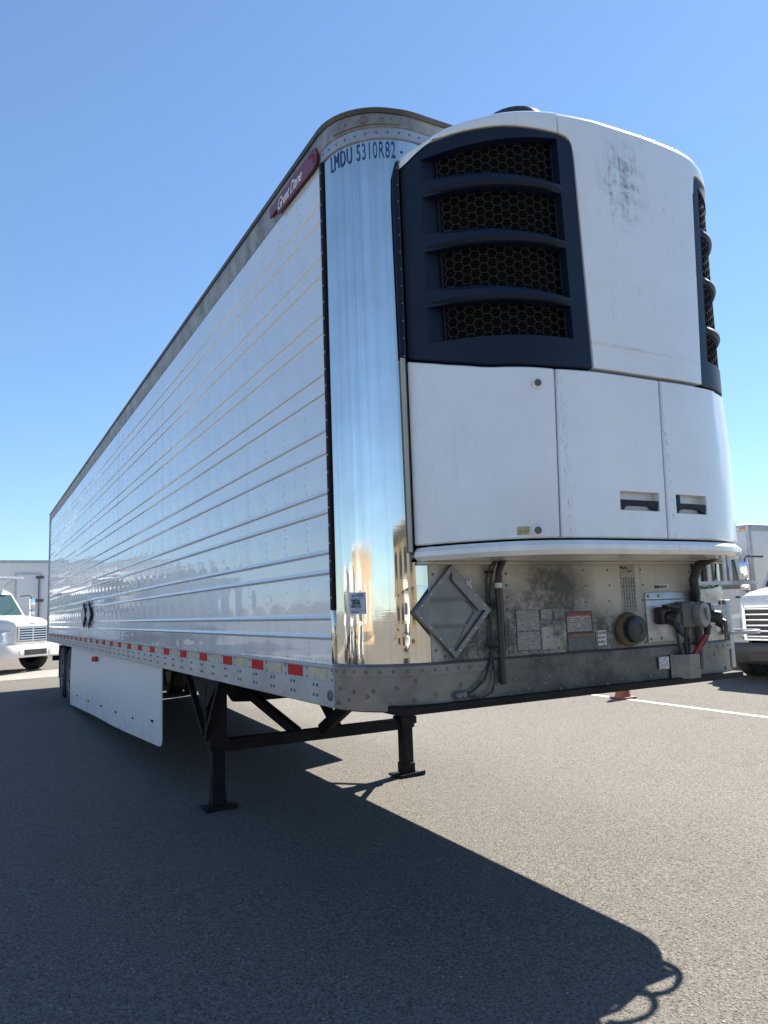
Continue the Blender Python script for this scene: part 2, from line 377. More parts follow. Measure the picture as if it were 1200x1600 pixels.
# ------------------------------------------------------------------ ground
mb = MB(); gx = [-400, -40, -12, 1.3, 12, 45, 400]; gy = [-400, -40, -10, 3.67, 20, 45, 500]
mb.add([(x, y, gz(x, y)) for y in gy for x in gx], [(j*7+i, j*7+i+1, (j+1)*7+i+1, (j+1)*7+i) for j in range(6) for i in range(6)])
struct('asphalt_lot', mb, MT['asphalt'])
def strip(x0, x1, y0, y1, dz, n=12):
    b = MB()
    ys = [y0+(y1-y0)*i/n for i in range(n+1)]
    b.add([(x, y, gz(x, y)+dz) for y in ys for x in (x0, x1)], [(2*i, 2*i+1, 2*i+3, 2*i+2) for i in range(n)])
    return b
struct('parking_line', strip(7.37, 7.48, -6.0, 14.2, .004), MT['line_paint'])
struct('concrete_path', strip(-30, 5, 18.9, 21.6, .004, 4), MT['concrete'])
# ------------------------------------------------------------------ the trailer
W, L, R, YA = 2.59, 16.15, .34, .36
ZB, ZS, ZF, ZT0, ZT1 = 1.156, 1.347, 1.365, 3.945, 4.12      # sill bottom, side sheet start, front sheet start, top rail
TR = thing('semi_trailer', 'long white ribbed refrigerated semi trailer standing on its landing gear, seen from its front corner', 'trailer', (1.295, 8.0, gz(1.295, 8.0)))
def P(name, mb, m, parent=None, **k): return part(name, mb, MT[m] if isinstance(m, str) else [MT[q] for q in m], parent or TR, world=True, **k)
# wrap path round the nose: s -> point, outward normal
LARC = R*pi/2; LTOT = 2*(YA-R)+2*LARC+W-2*R
def wrap(s):
    s -= YA-R
    if s < 0: return (0, R-s), (-1, 0)
    if s < LARC: a = s/R; return (R-R*cos(a), R-R*sin(a)), (-cos(a), -sin(a))
    s -= LARC
    if s < W-2*R: return (R+s, 0), (0, -1)
    s -= W-2*R
    if s < LARC: a = s/R; return (W-R+R*sin(a), R-R*cos(a)), (sin(a), -cos(a))
    s -= LARC
    return (W, R+s), (1, 0)
SX0 = YA-R+LARC                               # s where the flat front starts (x = R)
def s_of_x(x): return SX0+x-R
def wp(s, z, off=0):
    (x, y), (nx, ny) = wrap(s); return (x+nx*off, y+ny*off, z)
def wrap_band(s0, s1, z0, z1, off, depth, prof=None, n=None):
    """solid band following the nose; prof = list of (offset, z) for the outside, else flat"""
    prof = prof or [(off, z0), (off, z1)]
    st = sorted({s0, s1}|{s for s in [i*.03 for i in range(1, 140)] if s0 < s < s1 and not (SX0+.02 < s < SX0+W-2*R-.02)}|{s for s in (SX0, SX0+W-2*R) if s0 < s < s1})
    secs = []
    dip = lambda s, z: z-.036*max(0, min(1, (z-3.98)/.09))*min(1, s/.45, (LTOT-s)/.45) if z > 3.98 else z
    for s in st:
        prof_ = [(o, dip(s, z)) for o, z in prof]
        secs.append([wp(s, z, o) for o, z in prof_]+[wp(s, prof_[-1][1], -depth), wp(s, prof_[0][1], -depth)])
    return MB().loft(secs)
# side sheets -----------------------------------------------------------
PAIRS = [(3.728, 3.633), (3.435, 3.341), (3.125, 3.03), (2.813, 2.712), (2.518, 2.404), (2.202, 2.105), (1.905, 1.806), (1.584, 1.49)]
RID = sorted(z for p in PAIRS for z in p)
zst = [ZS]
edges = [ZS]+RID+[ZT0]
for i, z in enumerate(RID):
    for d in (-.0175, -.0135, -.009, -.0045, 0, .0045, .009, .0135, .0175): zst.append(z+d)
for i in range(len(edges)-1):
    a, b = edges[i], edges[i+1]
    a2 = a+(.0175 if i else 0); b2 = b-(.0175 if i < len(edges)-2 else 0)
    k = max(2, int((b2-a2)/.035))
    for j in range(1, k): zst.append(a2+(b2-a2)*j/k)
zst.append(ZT0); zst = sorted(set(zst))
BAY = .31
def side_off(y, z):
    for i in range(len(edges)-1):
        if edges[i] <= z <= edges[i+1]:
            a, b = edges[i], edges[i+1]; break
    o = 0
    for zr in RID:
        d = abs(z-zr)
        if d < .0176: return .0050*(1+cos(pi*min(1, d/.0135)))
    bay = math.floor((y-.05)/BAY); fy = (y-.05)/BAY-bay
    rnd = mnoise.noise((bay*3.7, i*5.3, 1.7))*.5+.55
    tz = (z-a)/(b-a)
    big = b-a > .15
    amp = (.0032 if big else .0009)*(.35+rnd)
    o = amp*(sin(pi*fy)**1.3)*(sin(pi*tz)**.8)
    o += .0016*mnoise.noise((y*.9, z*2.1, 4.2))
    return o
Y0S = .385
sheet_edges = [Y0S]+[Y0S+.02+1.24*k for k in range(1, 13)]+[L-.06]
for k in range(len(sheet_edges)-1):
    a, b = sheet_edges[k], sheet_edges[k+1]
    n = 32 if a < 9 else 32
    ys = [a+(b-a+.006)*i/n for i in range(n+1)]
    mb = MB(); nz = len(zst); lap = .0004*(k % 2)
    mb.add([(-side_off(y, z)-lap, y, z) for y in ys for z in zst], [(i*nz+j, i*nz+j+1, (i+1)*nz+j+1, (i+1)*nz+j) for i in range(n) for j in range(nz-1)])
    P('side_sheet', mb, 'side_white', ang=60, recalc=False)
# inner box: right side, roof, rear, back liner
mb = MB(); mb.box(W-.012, W, YA, L, ZS, ZT0); P('side_wall', mb, 'side_white')
mb = MB(); mb.box(.01, W-.014, .4, L-.03, ZS, ZT0-.03); P('insulated_core', mb, 'under_steel')
mb = MB()
nose = [(R-R*cos(i*pi/16), R-R*sin(i*pi/16)) for i in range(9)]+[(W-R+R*sin(i*pi/16), R-R*cos(i*pi/16)) for i in range(9)]
roof = [(0, YA), (W, YA), (W, L), (0, L)]
mb.prism([(x, y, ZT1-.03) for x, y in roof], (0, 0, .022)); mb.prism([(x, y, ZT1-.11) for x, y in nose], (0, 0, .03)); P('roof', mb, 'top_rail_paint')
# top rails
mb = MB(); mb.loft([[(-.004, y, ZT0-.006), (-.004, y, ZT0+.045), (-.014, y, ZT0+.06), (-.014, y, ZT1-.025), (.03, y, ZT1-.025), (.03, y, ZT0-.006)] for y in (YA, L)])
P('top_rail', mb, 'top_rail_paint')
mb = MB(); mb.box(W-.03, W+.014, YA, L, ZT0, ZT1-.025); P('top_rail', mb, 'top_rail_paint')
mb = MB(); mb.loft([[(-.024, y, ZT1-.03), (-.03, y, ZT1-.01), (-.02, y, ZT1-.004), (.03, y, ZT1-.002), (.03, y, ZT1-.03)] for y in (YA, L)])
P('roof_trim', mb, 'top_trim')
mb = MB(); mb.loft([[(W+.024, y, ZT1-.03), (W+.03, y, ZT1-.01), (W+.02, y, ZT1-.004), (W-.03, y, ZT1-.002), (W-.03, y, ZT1-.03)] for y in (YA, L)])
P('roof_trim', mb, 'top_trim')
P('nose_rail', wrap_band(0, LTOT, 0, 0, 0, .03, [(.004, ZT0-.012), (.006, ZT0+.045), (.012, ZT0+.05), (.012, ZT1-.025)]), 'top_rail_paint')
P('nose_rail_flange', wrap_band(0, LTOT, ZT0-.014, ZT0+.042, .009, .004), 'rail_alu')
P('roof_trim', wrap_band(0, LTOT, 0, 0, 0, .03, [(.02, ZT1-.03), (.03, ZT1-.01), (.022, ZT1-.004)]), 'top_trim')
mb = wrap_band(.13, .47, ZT0+.062, ZT1-.045, .022, .005); cp = P('corner_lamp_plate', mb, 'grey_lid')
mb = MB(); p = wp(.30, ZT0+.08, .02); mb.dome(p, (-.75, -.66, 0), .026, .016, 12); P('marker_lamp', mb, 'lens_dull', cp)
mb = MB()
for s in (.17, .21, .39, .43): mb.dome(wp(s, ZT0+.08, .021), Vector(wp(s, 0, 1))-Vector(wp(s, 0, 0)), .009)
P('rivets', mb, 'rivet_dirty', cp, kind='stuff')
# bottom rail (left) and right
def rail(x, sgn):
    b = MB(); o = lambda d: x-sgn*d
    sec = lambda y: [(o(.004), y, ZS+.012), (o(.010), y, ZS+.008), (o(.010), y, ZS-.004), (o(.006), y, ZS-.008), (o(.006), y, 1.288-.012), (o(.012), y, 1.27), (o(.012), y, ZB+.004), (o(.006), y, ZB), (o(-.06), y, ZB), (o(-.06), y, ZS)]
    return b.loft([sec(y) for y in (YA, 3, 6, 9, 12, L)])
P('bottom_rail', rail(0, 1), 'rail_alu'); P('bottom_rail', rail(W, -1), 'rail_alu')
# stainless corners, front sheets
sj = s_of_x(.37)
P('corner_sheet', wrap_band(.0, sj, ZF-.005, ZT0, 0, .02), 'stainless')
P('corner_sheet', wrap_band(s_of_x(2.10), LTOT, ZF-.005, ZT0, 0, .02), 'stainless_dull')
mb = MB(); xs = [.37, .735, 2.10]
for i in range(2):
    b = MB(); b.box(xs[i]+.001, xs[i+1]-.001, -.003-.002*i, .02, ZF-.003, ZT0); P('front_sheet', b, 'front_white')
mb = MB(); mb.box(.315, .372, -.006, 0, ZF, 1.9); P('front_seam_strip', mb, 'front_white')
# corner seam trim, black sealant with rivet heads
mb = MB(); mb.bevbox(-.012, .004, .352, .384, 1.62, ZT0-.01, .004); tr = P('corner_trim', mb, 'under_steel')
mb = MB()
for k in range(26): mb.dome((-.0115, .368, 1.68+k*.088), (-1, 0, 0), .006, n=5)
P('rivets', mb, 'rivet_alu', tr, kind='stuff')
mb = MB(); mb.bevbox(-.009, .004, .352, .386, ZF, 1.62, .003); P('corner_trim', mb, 'stainless')
# sill round the nose
P('front_sill', wrap_band(.0, LTOT, 0, 0, 0, .05, [(.004, ZB), (.012, ZB+.006), (.012, 1.312)]), 'sill_steel')
P('front_sill_flange', wrap_band(.0, LTOT, 0, 0, 0, .03, [(.020, 1.313), (.020, 1.356), (.012, 1.366), (.004, 1.369)]), ['sill_steel'])
mb = MB()
s = .04
while s < LTOT-.02:
    n_ = Vector(wp(s, 0, 1))-Vector(wp(s, 0, 0)); mb.dome(wp(s, 1.336, .020), n_, .0085); s += .062
rnd = random.Random(3)
for s in [.03, .05]+[.12+.105*i for i in range(26)]:
    n_ = Vector(wp(s, 0, 1))-Vector(wp(s, 0, 0))
    mb.dome(wp(s, 1.19+.018*((int(s*10)) % 3), .012), n_, .011)
    if rnd.random() < .55: mb.dome(wp(s+.03, 1.245+.02*rnd.random(), .012), n_, .011)
    if rnd.random() < .25: mb.dome(wp(s+.01, 1.29, .012), n_, .010)
P('rivets', mb, 'rivet_dirty', kind='stuff')
mb = MB()
for s in [.40+.062*i for i in range(28)]: mb.dome(wp(s+.2, 1.388, .006), (0, -1, 0), .0085)
for x, z0 in ((.395, 1.42), (.335, 1.42), (.715, 1.42), (.76, 1.42), (2.08, 1.42), (2.13, 1.42)):
    for k in range(8): mb.dome((x, -.007, z0+k*.058), (0, -1, 0), .0075)
for x in (1.0, 1.27, 1.44, 1.69):
    for k in range(5): mb.dome((x+.01*(k % 2), -.006, 1.45+k*.083), (0, -1, 0), .0065)
P('rivets', mb, 'rivet_dirty', kind='stuff')
mb = MB()
for i in range(18): mb.dome(wp(.03+.055*i, ZT0+.014, .009), Vector(wp(.03+.055*i, 0, 1))-Vector(wp(.03+.055*i, 0, 0)), .007)
for i in range(150):
    y = .45+i*.1033
    mb.dome((-.004, y, ZT0+.02), (-1, 0, 0), .0065, n=5)
P('rivets', mb, 'rivet_dirty', kind='stuff')
# side rivets: columns on the posts, fewer far away
mb = MB()
for b_ in range(0, 26):
    y = .05+BAY*(b_+1)
    for i in range(len(edges)-1):
        a, b = edges[i], edges[i+1]
        if b-a > .15 or i == 0:
            for k in range(4):
                z = a+.03+(b-a-.06)*k/3; mb.dome((-side_off(y, z)-.0005, y+.012*(k % 2), z), (-1, 0, 0), .0048, .0026, 5)
for k in range(60): mb.dome((-.001, .45+k*.05, ZS+.03), (-1, 0, 0), .0045, .003, 5)
P('rivets', mb, 'rivet_alu', kind='stuff')
mb = MB()
y = .42
for i in range(52):
    y = .42+i*.305
    for dy in (0, .045):
        for z in (1.255, 1.205):
            mb.dome((-.012, y+.14+dy, z), (-1, 0, 0), .0105, n=6)
    for z in (1.333, 1.288): mb.dome((-.006, y-.025, z), (-1, 0, 0), .008, n=6)
P('rivets', mb, 'rivet_dirty', kind='stuff')
mb = MB(); mb.lathe([(.026, 0), (.026, .006), (.016, .008), (.014, .003)], (-.012, .405, 1.215), (-1, 0, 0), 14); P('lamp_socket', mb, 'rivet_dirty')
# conspicuity tape
for i in range(26):
    y0 = .455+i*.305+(0 if i % 2 == 0 else .0)
    ln = .205; col = 'white_tape' if i % 2 == 0 else 'red_tape'
    mb = MB(); mb.box(-.0085, -.0055, y0, y0+ln, 1.283, 1.338)
    P('tape_red' if i % 2 else 'tape_white', mb, col)
for i in range(26, 51):
    mb = MB(); y0 = .455+i*.305; mb.box(-.0085, -.0055, y0, y0+.205, 1.283, 1.338); P('tape_red' if i % 2 else 'tape_white', mb, 'red_tape' if i % 2 else 'white_tape')
# text helper ------------------------------------------------------------
def text_mesh(txt, size, shear=0, space=1.0, bold=0, align='LEFT'):
    cu_ = bpy.data.curves.new('txt', 'FONT'); cu_.body = txt; cu_.size = size; cu_.shear = shear; cu_.space_character = space
    cu_.align_x = align; cu_.offset = bold; cu_.resolution_u = 3; cu_.extrude = .0006
    o = bpy.data.objects.new('txt', cu_); COL.objects.link(o)
    dg = bpy.context.evaluated_depsgraph_get(); me = bpy.data.meshes.new_from_object(o.evaluated_get(dg))
    bpy.data.objects.remove(o); bpy.data.curves.remove(cu_); return me
def put_text(name, txt, size, fn, m, parent=None, **k):
    me = text_mesh(txt, size, **k)
    for v in me.vertices: v.co = fn(v.co.x, v.co.y, v.co.z)
    me.materials.clear(); me.materials.append(MT[m])
    o = bpy.data.objects.new(name, me); COL.objects.link(o); o.parent = parent or TR
    off = Vector((0, 0, 0)); q = o.parent
    while q: off += q.location; q = q.parent
    o.location = -off; return o
put_text('unit_number', 'LMDU 5310R82', .125, lambda x, y, z: Vector(wp(.085+x*.405, 3.830+y, .003+z)), 'ink_blue', space=1.12)
put_text('unit_number', '-', .1, lambda x, y, z: Vector(wp(.475+x*.5, 3.842+y, .003+z)), 'ink_blue')
# maker plate
mb = MB(); y0, y1 = .385, 1.09
out = [(y0, 3.955), (y0-.006, 4.0), (y0+.012, 4.035), (y0+.05, 4.045), (y1, 4.045), (y1-.01, 3.985), (y1-.13, 3.985), (y1-.14, 3.945), (y0+.03, 3.935)]
mb.prism([(-.014, y, z) for y, z in out], (-.012, 0, 0)); mp_ = P('maker_plate', mb, 'crimson', label='crimson raised maker plate with silver script lettering')
mb = MB(); mb.tube([(-.027, y, z) for y, z in [(y0+.03, 3.965), (y0+.03, 4.0), (y0+.045, 4.022), (y0+.09, 4.022)]], .004, 5); P('plate_rim', mb, 'crimson', mp_)
put_text('lettering', 'Great Dane', .112, lambda x, y, z: Vector((-.027-z, .955-x*.80, 3.962+y*.82)), 'ink_white', mp_, shear=.35, space=.86, bold=.001)
# side placards, hinged diamonds
for yc in (8.95, 9.55):
    mb = MB(); d = .30
    dia = lambda s_, x: [(x, yc, 1.69+.20*s_), (x, yc+d*s_, 1.69), (x, yc, 1.69-.20*s_), (x, yc-d*s_, 1.69)]
    mb.prism(dia(1, -.012), (-.016, 0, 0)); pc = P('placard_holder', mb, 'black_steel')
    mb = MB(); mb.prism(dia(.74, -.0285), (-.006, 0, 0)); P('placard_flap', mb, 'galv', pc)
# front diamond placard
FX = lambda x, z, o=0: Vector((x, -.006-o, z))
c0 = (.424, 1.595); A, B = .212, .215
mb = MB(); dia = [(c0[0], c0[1]+B), (c0[0]+A, c0[1]), (c0[0], c0[1]-B), (c0[0]-A, c0[1])]
mb.prism([FX(x, z, .004) for x, z in dia], (0, -.012, 0)); pl = P('placard_holder', mb, 'placard_alu', label='grey aluminium diamond placard holder')
def edge_strip(a, b, wdt, o, h):
    a = Vector((*a, 0)); b = Vector((*b, 0)); cc = Vector((*c0, 0)); d = (b-a).normalized(); nn = Vector((-d.y, d.x, 0))
    if nn.dot(cc-a) < 0: nn = -nn
    return [FX(p.x, p.y, o) for p in (a, b, b+nn*wdt-d*wdt, a+nn*wdt+d*wdt)], h
for i in range(4):
    a, b = dia[i], dia[(i+1) % 4]
    wd = .05 if i == 0 else .022
    q, h = edge_strip(a, b, wd, .018, .013); mb = MB(); mb.prism(q, (0, -h, 0)); P('placard_edge', mb, 'placard_alu', pl)
mb = MB()
for z, x0, x1 in ((1.655, .36, .50), (1.645, .36, .50), (1.532, .36, .50), (1.522, .36, .50)): mb.bar(FX(x0-.06, z, .0195), FX(x1, z, .0195), .005, .007)
mb.tube([FX(.43, 1.73, .019), FX(.505, 1.675, .019), FX(.51, 1.665, .019), FX(.50, 1.655, .019)], .005, 5)
mb.tube([FX(.50, 1.645, .019), FX(.545, 1.605, .019), FX(.545, 1.585, .019), FX(.50, 1.532, .019)], .005, 5)
mb.tube([FX(.49, 1.522, .017), FX(.46, 1.47, .018), FX(.43, 1.43, .017)], .003, 5)
P('placard_rib', mb, 'rivet_dirty', pl)
mb = MB(); mb.bar(FX(.50, 1.735, .026), FX(.53, 1.70, .026), .014, .01); mb.bar(FX(.525, 1.74, .03), FX(.515, 1.72, .03), .008, .012); P('placard_clip', mb, 'galv', pl)
mb = MB()
for i in range(4):
    a, b = Vector(dia[i]), Vector(dia[(i+1) % 4])
    for k in (.15, .4, .65, .88): p = a.lerp(b, k).lerp(Vector(c0), .05); mb.dome(FX(p.x, p.y, .031), (0, -1, 0), .005, n=6)
P('rivets', mb, 'rivet_alu', pl, kind='stuff')
# conduit and hoses on the front
mb = MB(); mb.tube([(.70, -.12, 1.86), (.69, -.08, 1.83), (.688, -.045, 1.78), (.69, -.03, 1.7), (.692, -.03, 1.45), (.688, -.035, 1.3), (.694, -.03, 1.245)], .0165, 10)
P('drain_hose', mb, 'black_plastic')
hp = [(.67, -.1, 1.85), (.64, -.04, 1.80), (.625, -.025, 1.74), (.632, -.022, 1.6), (.638, -.025, 1.46), (.628, -.028, 1.36), (.58, -.03, 1.27), (.50, -.035, 1.222), (.455, -.02, 1.214)]
mb = MB(); mb.tube(hp, .0065, 7); P('air_hose', mb, 'black_plastic')
hp = [(.66, -.09, 1.85), (.655, -.035, 1.78), (.648, -.02, 1.7), (.642, -.02, 1.6), (.645, -.02, 1.46), (.64, -.024, 1.37), (.645, -.03, 1.28), (.62, -.035, 1.215), (.55, -.04, 1.19), (.47, -.03, 1.213)]
mb = MB(); mb.tube(hp, .005, 7); P('air_hose', mb, 'black_plastic')
mb = MB()
for x, z in ((.433, 1.213), (.46, 1.215)): mb.lathe([(.018, 0), (.018, .022), (.011, .03)], (x, -.012, z), (0, -1, 0), 10)
P('hose_fitting', mb, 'rivet_dirty')
for z in (1.775, 1.62, 1.42):
    mb = MB(); mb.bar((.615, -.032, z), (.665, -.032, z), .01, .014); P('hose_clip', mb, 'black_steel')
for z in (1.71, ):
    mb = MB(); mb.lathe([(.021, -.012), (.021, .012)], (.69, -.03, z), (0, 0, 1), 10); P('hose_clamp', mb, 'galv')
# printed plates on the front wall
def plate(name, x0, x1, z0, z1, m, o=.007, parent=None, **k):
    b = MB(); b.box(x0, x1, -o, -o+.004, z0, z1); return P(name, b, m, parent, **k)
def frame(x0, x1, z0, z1, t_, parent, m='ink_black', o=.0085):
    b = MB()
    b.box(x0, x1, -o, -o+.002, z1-t_, z1); b.box(x0, x1, -o, -o+.002, z0, z0+t_)
    b.box(x0, x0+t_, -o, -o+.002, z0+t_, z1-t_); b.box(x1-t_, x1, -o, -o+.002, z0+t_, z1-t_); P('label_border', b, m, parent)
q = plate('info_label', .805, .955, 1.39, 1.588, 'print_grey'); frame(.805, .955, 1.39, 1.588, .0022, q); 
b = MB(); b.box(.807, .953, -.0085, -.0065, 1.482, 1.485); P('label_rule', b, 'ink_black', q)
q = plate('info_label', .96, 1.04, 1.535, 1.59, 'print_grey'); frame(.96, 1.04, 1.535, 1.59, .0018, q)
plate('info_label', .965, 1.035, 1.39, 1.5, 'print_faint')
q = plate('warning_label', 1.128, 1.305, 1.462, 1.570, 'print_warning', label='warning label with red heading'); frame(1.128, 1.305, 1.462, 1.570, .0045, q)
b = MB(); b.box(1.133, 1.300, -.0092, -.007, 1.548, 1.5655); P('label_heading', b, 'warn_red', q)
q = plate('warning_label', 1.128, 1.322, 1.368, 1.4605, 'print_sooty', label='sooty warning label with orange heading'); frame(1.128, 1.322, 1.368, 1.4605, .0045, q)
b = MB(); b.box(1.133, 1.317, -.0092, -.007, 1.440, 1.456); P('label_heading', b, 'warn_orange', q)
q = plate('inspection_label', 1.334, 1.40, 1.386, 1.468, 'label_white'); frame(1.334, 1.40, 1.386, 1.468, .0015, q)
for k, (zz, s_) in enumerate(((1.446, .02), (1.424, .014), (1.400, .018))):
    put_text('lettering', ('GD-PR', 'OK 2019', 'K-MCE')[k], s_, lambda x, y, z, zz=zz: Vector((1.340+x*.9, -.0082-z, zz+y)), 'ink_black', q)
q = plate('service_chart', 1.532, 1.642, 1.552, 1.812, 'print_faint')
b = MB()
for k in range(9):
    z = 1.735-k*.0215; b.box(1.540, 1.640, -.0085, -.0065, z, z+.002)
for x in (1.55, 1.57, 1.59, 1.61, 1.628): b.box(x, x+.0016, -.0088, -.0068, 1.562, 1.735)
P('label_rule', b, 'ink_black', q)
b = MB(); b.tube([(1.536+.05*i/8, -.0085, 1.792+.006*sin(i*1.4)) for i in range(9)], .003, 5); b.box(1.585, 1.625, -.0088, -.0066, 1.772, 1.778); P('label_heading', b, 'ink_black', q)
q = plate('data_plate', 1.535, 1.648, 1.826, 1.862, 'print_faint')
b = MB(); b.box(1.545, 1.562, -.0088, -.0066, 1.848, 1.858); b.box(1.566, 1.58, -.0088, -.0066, 1.848, 1.858); b.box(1.545, 1.558, -.0088, -.0066, 1.832, 1.842); b.box(1.566, 1.576, -.0088, -.0066, 1.832, 1.842); P('label_heading', b, 'ink_black', q)
q = plate('number_label', 1.770, 1.905, 1.672, 1.700, 'label_white')
b = MB(); b.box(1.785, 1.828, -.0088, -.0066, 1.677, 1.694); P('label_heading', b, 'ink_black', q)
put_text('lettering', '002371', .022, lambda x, y, z: Vector((1.832+x*.88, -.0082-z, 1.678+y)), 'ink_black', q)
q = plate('sill_label', 1.755, 1.832, 1.238, 1.304, 'print_white', .026)
# round drain cap
mb = MB(); mb.lathe([(.088, 0), (.092, .014), (.086, .03), (.078, .03)], (1.555, -.006, 1.463), (0, -1, 0), 28); dc = P('fuel_port_collar', mb, 'cap_rubber')
mb = MB(); mb.lathe([(.07, .0), (.07, .05), (.062, .056), (.03, .058), (.028, .054)], (1.565, -.02, 1.463), (0, -1, 0), 28); P('port_cap', mb, 'black_plastic', dc)
# connection plate with sockets
mb = MB(); mb.bevbox(1.70, 2.17, -.016, -.004, 1.385, 1.655, .003); cpz = P('connection_plate', mb, 'galv')
mb = MB(); mb.box(1.70, 2.17, -.019, -.0165, 1.612, 1.618)
for x in (1.72, 1.80, 2.02, 2.15):
    for z in (1.636, 1.402): mb.dome((x, -.0165, z), (0, -1, 0), .009)
P('plate_bolts', mb, 'rivet_dirty', cpz, kind='stuff')
def socket(x, z, s_=1.0):
    b = MB(); b.bevbox(x-.045*s_, x+.04*s_, -.075, -.018, z-.045*s_, z+.05*s_, .012)
    b.lathe([(.038*s_, 0), (.038*s_, .05), (.03*s_, .056)], (x+.012, -.07, z-.008), (.35, -1, -.35), 14)
    b.bar((x-.03*s_, -.085, z+.056*s_), (x+.045*s_, -.10, z+.045*s_), .05*s_, .012)
    b.lathe([(.02, 0), (.024, .02), (.02, .05), (.012, .075)], (x+.02, -.10, z-.03), (.2, -.4, -.9), 10); return b
P('trailer_socket', socket(1.795, 1.525), 'black_plastic', cpz)
mb = MB(); mb.bevbox(1.885, 2.03, -.10, -.018, 1.455, 1.60, .022); jb = P('junction_box', mb, 'grey_box', cpz)
mb = MB(); mb.lathe([(.072, 0), (.076, .02), (.07, .04), (.045, .046)], (2.03, -.085, 1.525), (.25, -1, 0), 8); P('plug_cover', mb, 'grey_lid', cpz)
mb = MB(); mb.bar((2.03, -.136, 1.56), (2.045, -.136, 1.50), .018, .022); P('cover_latch', mb, 'grey_lid', cpz)
mb = MB(); mb.lathe([(.03, 0), (.034, .03), (.026, .05)], (2.13, -.04, 1.55), (.5, -1, .2), 12); mb.lathe([(.036, -.02), (.036, .03), (.02, .045)], (2.155, -.09, 1.51), (.6, -.8, -.2), 12)
mb.lathe([(.028, -.02), (.028, .02)], (2.19, -.10, 1.475), (.5, -.7, -.5), 10); mb.lathe([(.022, 0), (.018, .08)], (2.10, -.08, 1.49), (-.3, -.2, -.9), 10); mb.bevbox(2.09, 2.16, -.075, -.02, 1.53, 1.585, .01)
P('gladhand', mb, 'black_plastic', cpz)
mb = MB(); mb.tube([(1.815, -.11, 1.455), (1.83, -.10, 1.42), (1.88, -.07, 1.36), (1.915, -.05, 1.32), (1.925, -.05, 1.30)], .009, 8); P('cable', mb, 'blue_hose', cpz)
mb = MB()
mb.tube([(1.94, -.06, 1.46), (1.945, -.055, 1.40), (1.95, -.05, 1.30)], .009, 8); mb.tube([(1.965, -.06, 1.46), (1.972, -.055, 1.38), (1.968, -.05, 1.30)], .009, 8)
P('cable', mb, 'black_plastic', cpz)
mb = MB(); mb.tube([(2.10, -.09, 1.46), (2.075, -.085, 1.41), (2.02, -.07, 1.34), (1.99, -.055, 1.295)], .012, 8); P('cable', mb, 'red_hose', cpz)
mb = MB(); mb.tube([(2.115, -.09, 1.46), (2.085, -.075, 1.38), (2.04, -.06, 1.33), (2.01, -.05, 1.295)], .010, 8); P('cable', mb, 'black_plastic', cpz)
mb = MB(); mb.lathe([(.02, 0), (.024, .03), (.02, .05)], (1.945, -.055, 1.455), (0, 0, -1), 10); P('cable_gland', mb, 'black_plastic', cpz)
# sheet metal cable cover on the sill
mb = MB(); mb.loft([[(x, -.022, z), (x, -.055, z), (x+.0, -.055, z), (x, -.022, z)] for x, z in ()] or [[(1.875, -.022, 1.18), (1.935, -.075, 1.18), (2.02, -.075, 1.18), (2.03, -.022, 1.18)], [(1.868, -.022, 1.31), (1.93, -.082, 1.31), (2.015, -.082, 1.31), (2.025, -.022, 1.31)]])
P('cable_cover', mb, 'placard_alu')
mb = MB(); mb.box(1.845, 1.875, -.026, -.0215, 1.18, 1.312); mb.dome((1.86, -.026, 1.20), (0, -1, 0), .007); mb.dome((1.86, -.026, 1.295), (0, -1, 0), .007); P('cover_flange', mb, 'placard_alu')
# conduits coming down on the right
mb = MB(); mb.tube([(2.09, -.2, 1.85), (2.06, -.09, 1.80), (2.045, -.06, 1.72), (2.075, -.045, 1.64), (2.08, -.03, 1.58)], .026, 10); P('wiring_loom', mb, 'black_plastic')
mb = MB(); mb.tube([(2.085, -.02, 1.50), (2.09, -.03, 1.42), (2.085, -.028, 1.22)], .018, 9); P('drain_hose', mb, 'grey_box')
mb = MB(); mb.bevbox(2.11, 2.135, -.04, -.002, 1.37, 1.86, .004); P('front_post', mb, 'galv')
mb = MB(); mb.bevbox(2.205, 2.225, -.03, -.002, 1.70, 1.87, .003); P('front_post', mb, 'galv')
mb = MB(); mb.tube([(2.28, -.02, 1.87), (2.285, -.03, 1.80), (2.282, -.02, 1.72)], .006, 6); P('cable', mb, 'black_plastic')
mb = MB(); mb.tube([(2.06, -.06, 1.685), (2.15, -.05, 1.672), (2.24, -.03, 1.675), (2.30, -.02, 1.683)], .007, 6); P('cable', mb, 'black_plastic')
mb = MB(); mb.bevbox(2.02, 2.10, -.0255, -.017, 1.545, 1.60, .002); P('small_label', mb, 'print_grey')
plate('permit_label', 2.262, 2.372, 1.49, 1.572, 'print_white', .006, label='creased white paper label on the right nose corner')
